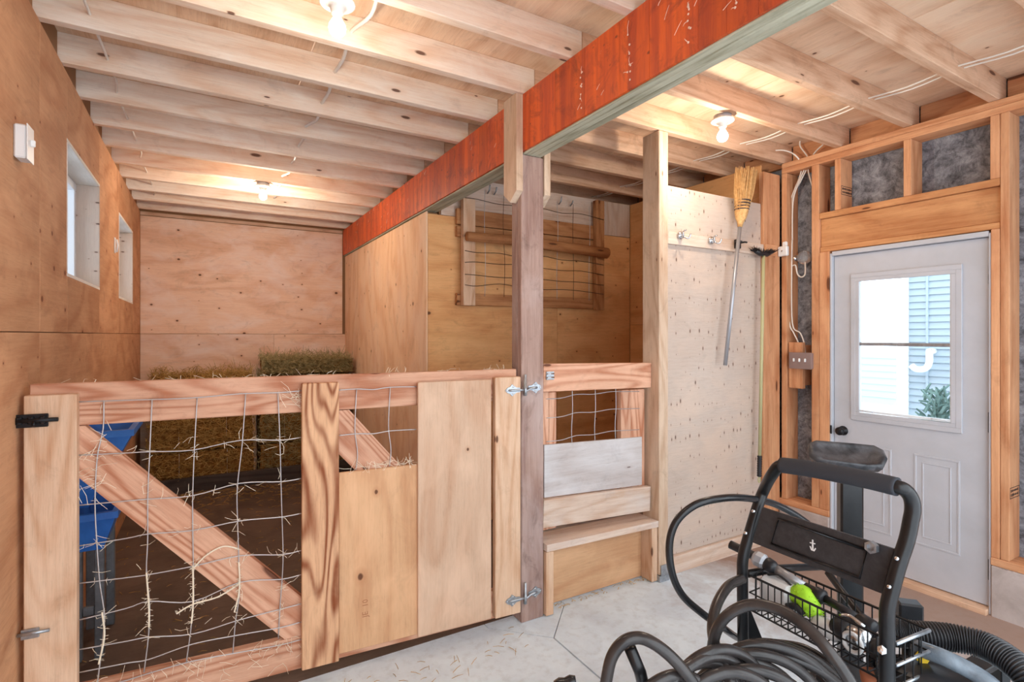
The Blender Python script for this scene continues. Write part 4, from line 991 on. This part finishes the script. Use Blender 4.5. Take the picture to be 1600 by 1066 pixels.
for q, sx in ((o1, -1), (o2, 1)):
    w_ = MB().lathe(q + Vector((0, 0, .0)) + wd * (sx * .05 - .025), wd, [(0, .09), (.004, .125), (.015, .139), (.035, .139), (.046, .125), (.05, .09)], 24).build('wheel', 'hose_black', pw, True)
    MB().lathe(q + wd * (sx * .05 - .027), wd, [(0, .05), (.004, .055), (.050, .055), (.054, .05)], 16).build('hub', 'chrome', w_, True)
# engine and pump block on the frame
base = (o1 + o2) / 2 + nw * .2; base.z = .14
MB().box(base + Vector((0, 0, .02)), nw, nw.cross(Z_) * -1, Z_, (.28, .34, .025), .004).build('base_plate', 'black_paint', pw)
MB().box(base + nw * .02 + Vector((0, 0, .15)), nw, nw.cross(Z_) * -1, Z_, (.20, .24, .22), .02).build('motor_block', 'black_plastic', pw)
# wire basket
bk = thing('wire_basket', 'black wire basket hooked on the cart behind its legs', 'basket', tuple((A + Cc) / 2 + Vector((0, 0, -.12))))
bh = .115; lo = Vector((0, 0, -bh)); rim = [A, B_, Cc, D_]
def poly_tube(pts, r, closed=False): return MB().tube(pts, r, 6, closed)
poly_tube(rim, .0042, True).build('rim', 'black_paint', bk)
poly_tube([p + lo * .5 for p in rim], .0028, True).build('rim', 'black_paint', bk); poly_tube([p + lo for p in rim], .0034, True).build('rim', 'black_paint', bk)
tubeM([D_, Cc], .0055).build('end_bar', 'galvanised', bk, True); tubeM([D_ + lo * .5, Cc + lo * .5], .0045).build('end_bar', 'galvanised', bk, True); tubeM([D_ + lo, Cc + lo], .0045).build('end_bar', 'galvanised', bk, True)
m = MB()
for (p, q, n) in ((A, D_, 19), (B_, Cc, 19), (A, B_, 4), (D_, Cc, 4)):
    for k in range(1, n):
        s = p.lerp(q, k / n); m.tube([s, s + lo], .0021, 5)
for k in range(1, 19): m.tube([A.lerp(D_, k / 19) + lo, B_.lerp(Cc, k / 19) + lo], .0021, 5)
for k in range(1, 4): m.tube([A.lerp(B_, k / 4) + lo, D_.lerp(Cc, k / 4) + lo], .0021, 5)
m.build('wire_grid', 'black_paint', bk)['kind'] = 'stuff'
# things in the basket
def inb(s, t, h=0): return A.lerp(D_, s).lerp(B_.lerp(Cc, s), t) + lo + Vector((0, 0, h))
ba = (D_ - A).normalized(); bn = ba.cross(Z_).normalized()
jug = thing('white_jug', 'white plastic tub at the far end of the wire basket', 'tub', tuple(inb(.12, .5, .004)))
c = inb(.13, .5, .055); MB().box(c, ba, bn, Z_, (.11, .068, .10), .012).build('tub_body', 'bucket_white', jug); tube_obj('tub_handle', [c + ba * -.04 + Z_ * .051, c + Z_ * .066, c + ba * .045 + Z_ * .051], .0035, 'black_plastic', jug, 8, 4)
gbx = thing('green_brush', 'neon green scrub brush lying in the wire basket', 'brush', tuple(inb(.33, .5, .004)))
P = [inb(.24, .5, .07), inb(.30, .55, .086), inb(.36, .52, .07), inb(.41, .5, .045)]
MB().tube(spline(P, 5), lambda i: .022 + .012 * math.sin(i / 15 * 3.14), 12).build('brush_body', 'neon_green', gbx, True)
MB().tube(spline([inb(.25, .25, .05), inb(.31, .3, .06), inb(.36, .3, .045)], 5), .011, 10).build('brush_grip', 'black_plastic', gbx, True)
m = MB()
for k in range(240):
    p = Vector(P[rnd.randrange(3)]).lerp(Vector(P[rnd.randrange(1, 4)]), rnd.random()); d = Vector((rnd.gauss(0, 1), rnd.gauss(0, 1), rnd.gauss(.5, .8))).normalized(); m.ribbon(p + d * .014, p + d * .036, (0, 0, 0), .0016)
m.build('bristles', 'neon_green', gbx)['kind'] = 'stuff'
bt = thing('spray_bottle', 'clear white spray bottle lying in middle of the basket', 'bottle', tuple(inb(.45, .5, .004)))
MB().lathe(inb(.40, .45, .03), ba + Z_ * -.05, [(0, .012), (.012, .026), (.075, .027), (.088, .012), (.10, .010)], 16).build('bottle_body', 'bucket_white', bt, True); MB().lathe(inb(.535, .44, .028), ba, [(0, .016), (.02, .016), (.024, .01)], 14).build('cap', 'black_plastic', bt, True)
sp = thing('spray_gun_parts', 'black and chrome pump fittings heaped in the wire basket', 'fitting', tuple(inb(.68, .5, .004)))
for (s, t, h, r, mt) in ((.60, .40, .055, .034, 'black_plastic'), (.70, .38, .05, .036, 'chrome'), (.67, .68, .06, .03, 'black_plastic'), (.80, .45, .04, .028, 'black_plastic')):
    p = inb(s, t, h); MB().lathe(p - bn * .03, bn * 1 + ba * .2, [(0, r * .7), (.006, r), (.04, r), (.046, r * .6), (.056, r * .35)], 16).build('fitting_body', mt, sp, True)
tube_obj('fitting_lever', [inb(.60, .4, .09), inb(.66, .4, .10), inb(.74, .45, .085)], .006, 'chrome', sp, 8, 3); tube_obj('fitting_ring', [inb(.705, .24, .04) + (ba * math.cos(a) + Z_ * math.sin(a)) * .026 for a in [i * .785 for i in range(8)]], .006, 'bucket_white', sp, 8, 3, True)
tc = thing('terracotta_cup', 'small reddish brown cup below the basket by the right leg', 'cup', tuple(at(1368, 1095, 1.50)))
MB().lathe(at(1366, 1085, 1.50), (0, 0, 1), [(0, .02), (.03, .032), (.055, .036), (.058, .033)], 18).build('cup_body', 'terracotta', tc, True)
# spray wand across the basket
wn = thing('spray_wand', 'black and grey spray wand resting across the wire basket', 'spray wand', tuple(at(1250, 915, 1.75)))
wz = lambda u: 1.93 - (u - 1140) / 230 * .42
wp_ = lambda u, v: at(u, v, wz(u))
MB().tube(spline([wp_(1141, 851), wp_(1160, 860), wp_(1182, 871)], 3), .015, 12).build('handle', 'black_plastic', wn, True)
MB().lathe(wp_(1178, 870), wp_(1210, 887) - wp_(1178, 870), [(0, .019), (.012, .027), (.034, .027), (.044, .019)], 8).build('coupling_nut', 'socket_grey', wn)
MB().lathe(wp_(1194, 879), wp_(1215, 891) - wp_(1194, 879), [(0, .017), (.012, .025), (.032, .023), (.044, .016)], 16).build('collar', 'black_plastic', wn, True)
MB().tube([wp_(1207, 886), wp_(1262, 920)], .0145, 12).build('tube', 'alu_pole', wn, True)
MB().lathe(wp_(1258, 918), wp_(1300, 942) - wp_(1258, 918), [(0, .016), (.03, .018), (.034, .023), (.06, .023), (.066, .016)], 16).build('collar', 'black_plastic', wn, True)
MB().tube([wp_(1288, 935), wp_(1345, 969)], .0125, 12).build('tube', 'black_plastic', wn, True)
MB().lathe(wp_(1340, 966), wp_(1372, 984) - wp_(1340, 966), [(0, .013), (.01, .021), (.05, .019), (.056, .012)], 14).build('nozzle', 'black_plastic', wn, True)

# ------------------------------------------------------------------ hoses
hc = thing('coiled_hose', 'thick dark rubber hose coiled and looped on the pressure washer cart', 'hose', tuple(at(1130, 1060, 1.42)))
th = thing('thin_hose', 'thin black hose looping from the cart panel out over the floor', 'hose', tuple(at(1050, 895, 1.66)))
def hose(part, pts, r, mat, par): return tube_obj(part, pts, r, mat, par, 12, 7)
hose('hose_run', [at(1262, 818, 1.90), at(1240, 803, 1.88), at(1205, 786, 1.84), at(1160, 778, 1.74), at(1120, 780, 1.68), at(1085, 790, 1.66), at(1057, 815, 1.66), at(1046, 850, 1.66), at(1050, 895, 1.66), at(1066, 930, 1.67), at(1095, 957, 1.69), at(1125, 978, 1.72), at(1160, 1000, 1.90), at(1200, 1003, 1.95), at(1250, 1010, 1.90), at(1285, 1028, 1.84), at(1298, 1048, 1.80), at(1290, 1064, 1.76)], .0118, 'hose_black', th)
MB_ = MB().lathe(at(1292, 1050, 1.80), at(1278, 1075, 1.78) - at(1292, 1050, 1.80), [(0, .014), (.01, .02), (.04, .02), (.044, .016)], 8)
MB_.build('hex_fitting', 'bucket_white', th)
hose('loop', [at(1160, 905, 1.755), at(1138, 916, 1.70), at(1120, 945, 1.62), at(1113, 980, 1.55), at(1119, 1015, 1.48), at(1133, 1045, 1.42), at(1150, 1085, 1.38), at(1170, 1130, 1.36)], .0155, 'hose_rubber', hc)
hose('loop', [at(1108, 1085, 1.50), at(1112, 1020, 1.48), at(1122, 980, 1.46), at(1146, 955, 1.44), at(1180, 945, 1.42), at(1222, 955, 1.38), at(1262, 982, 1.32), at(1298, 1022, 1.27), at(1330, 1070, 1.24), at(1350, 1120, 1.22)], .0150, 'hose_rubber', hc)
hose('loop', [at(938, 1130, 1.36), at(948, 1060, 1.36), at(957, 1025, 1.36), at(975, 1003, 1.36), at(998, 997, 1.36), at(1022, 1006, 1.35), at(1052, 1030, 1.34), at(1080, 1064, 1.33), at(1105, 1110, 1.32)], .0155, 'hose_rubber', hc)
# coil: closed turns hanging on a hook
hk = MB().tube([at(984, 1000, 1.365) + Z_ * -.02, at(1000, 1050, 1.372), at(1015, 1110, 1.38)], .016, 10).build('hook_arm', 'black_paint', pw, True)
ci = 0
for (u, v, D, rad, tilt, lean) in ((1112, 1018, 1.42, .125, -.12, .18), (1080, 1040, 1.38, .115, -.2, .25), (1044, 1058, 1.34, .10, -.1, .2), (1192, 1008, 1.50, .150, .10, .3), (1206, 1007, 1.54, .150, .18, .34), (1150, 1034, 1.46, .135, .0, .26), (1168, 1046, 1.42, .13, .1, .3), (1128, 1052, 1.38, .125, -.05, .22), (1172, 1022, 1.47, .145, .05, .28), (1098, 1030, 1.40, .12, -.16, .2), (1215, 1026, 1.50, .15, .14, .34)):
    P = at(u, v, D); right = Vector((CS, -SN, 0)); fw = Vector((SN, CS, 0)); hdir = (right * math.cos(tilt) - fw * math.sin(tilt) * 2.).normalized()
    updir = (Z_ * math.cos(lean) - right * math.sin(lean)).normalized(); cen = P - updir * rad
    pts = [cen + updir * rad * math.cos(t) + hdir * rad * 1.15 * math.sin(t) + fw * .012 * math.sin(2 * t) for t in [i * 2 * math.pi / 14 for i in range(14)]]
    o = MB().tube(spline(pts, 4, True), .0152, 12, True).build('coil_turn', 'hose_rubber', hc, True)
o = MB().tube([at(u, v, 1.30) for u, v in ((868, 1074), (876, 1071), (884, 1069), (892, 1067), (900, 1066))], lambda i: .017 if i % 2 else .014, 12).build('hose_end', 'hose_black', None, True)
tag(o, 'ribbed black hose end poking up at the bottom edge', 'hose')

# ------------------------------------------------------------------ stand with scuffed top, vacuum with ribbed hose
sd = thing('machine_stand', 'square black column with a scuffed black scoop shaped top before the door', 'stand', (onZ(1328, 1070, 0).x, onZ(1328, 1070, 0).y, 0))
p = at(1328, 800, 2.25); bx, by = p.x, p.y; fw = Vector((SN, CS, 0)); rt = Vector((CS, -SN, 0))
q = (rt * .95 + fw * -.3).normalized(); qn = Z_.cross(q)
obox('column', (bx, by, .46), Z_, q, qn, (.90, .085, .07), 'black_paint', sd, .008); obox('foot_plate', (bx, by, .008), q, qn, Z_, (.30, .24, .016), 'black_paint', sd, .004)
c = at(1323, 711, 2.22); tx = (q + Z_ * -.02).normalized(); ty = (qn * .86 + Z_ * .5).normalized(); tn = tx.cross(ty)
outl = [(-.145, -.02), (-.138, .045), (-.11, .068), (.03, .066), (.12, .062), (.143, .04), (.143, -.012), (.115, -.062), (.06, -.070), (-.11, -.058)]
m = MB(); n = len(outl)
for (sc_, h) in ((.90, -.03), (1., -.008), (1., .006), (.93, .014), (.80, .006), (.5, -.004)): m.v += [tuple(c + tx * a * sc_ + ty * b * sc_ + tn * h) for a, b in outl]
for L in range(5):
    for k in range(n): m.f.append([L * n + k, L * n + (k + 1) % n, (L + 1) * n + (k + 1) % n, (L + 1) * n + k])
m.f.append(list(range(n))[::-1]); m.f.append([5 * n + k for k in range(n)])
m.build('scoop_top', 'scuffed_black', sd, True)
vc = thing('shop_vacuum', 'black machine with grey hood and yellow sticker at lower right', 'vacuum', (onZ(1500, 1230, 0).x, onZ(1500, 1230, 0).y, 0))
vo = at(1490, 1060, 1.42); vb = Vector((vo.x, vo.y, 0)); vx = (rt * .85 - fw * .53).normalized(); vy = Z_.cross(vx)
m = MB(); N = 20
prof = [(0, .16, .13), (.30, .17, .14), (.42, .165, .135), (.49, .15, .12), (.535, .12, .095), (.555, .07, .055), (.56, .01, .01)]
for h, a, b in prof:
    for k in range(N):
        t = 2 * math.pi * k / N; ca, sa = math.cos(t), math.sin(t); cx = abs(ca) ** .7 * (1 if ca > 0 else -1); sy = abs(sa) ** .7 * (1 if sa > 0 else -1)
        m.v.append(tuple(vb + vx * a * 1.25 * cx + vy * b * sy + Z_ * (h - .10 * (a * cx))))
for L in range(len(prof) - 1):
    for k in range(N): m.f.append([L * N + k, L * N + (k + 1) % N, (L + 1) * N + (k + 1) % N, (L + 1) * N + k])
m.f.append(list(range(N))[::-1]); m.f.append([(len(prof) - 1) * N + k for k in range(N)])
for i in range(N): v = list(m.v[i]); v[2] = .0; m.v[i] = tuple(v)
m.build('body', 'black_plastic', vc, True)
MB().tube(spline([at(1432, 1012, 1.50), at(1470, 1026, 1.44), at(1515, 1048, 1.40), at(1555, 1076, 1.36), at(1580, 1110, 1.34)], 4), .022, 14).build('hood', 'hood_grey', vc, True)
m = MB(); c = at(1441, 1028, 1.475); m.box(c, (rt * .8 - Z_ * .6).normalized(), (Z_ * .8 + rt * .6).normalized(), fw * -1, (.042, .03, .003), .001); m.build('sticker', 'sticker_yellow', vc)
bar('bracket', at(1514, 1050, 1.62), at(1560, 1022, 1.66), .02, .06, 'black_paint', vc); bar('bracket', at(1560, 1022, 1.66), at(1562, 1110, 1.66), .03, .05, 'black_paint', vc); tubeM([at(1545, 1020, 1.7), at(1620, 1072, 1.5)], .012).build('bracket_rod', 'black_paint', vc, True)
path = spline([at(1385, 988, 1.62), at(1410, 990, 1.62), at(1445, 993, 1.60), at(1490, 997, 1.58), at(1535, 1008, 1.54), at(1575, 1030, 1.48), at(1612, 1066, 1.42), at(1640, 1130, 1.38)], 60)
o = MB().tube(path, lambda i: .0325 + .0075 * abs(math.sin(i * math.pi / 7.0)), 20).build('corrugated_hose', 'hose_ribbed', None, True)
tag(o, 'thick black corrugated hose curving off the right edge', 'hose')
bx_ = thing('black_box', 'small upright black box behind the corrugated hose', 'box', tuple(at(1420, 980, 1.75)))
c = at(1420, 975, 1.75); MB().box(c, Z_, q, qn, (.15, .07, .05), .006).build('box_body', 'black_plastic', bx_); MB().tube([c + Z_ * -.075, Vector((c.x, c.y, .0))], .02, 10).build('box_leg', 'black_paint', bx_, True)
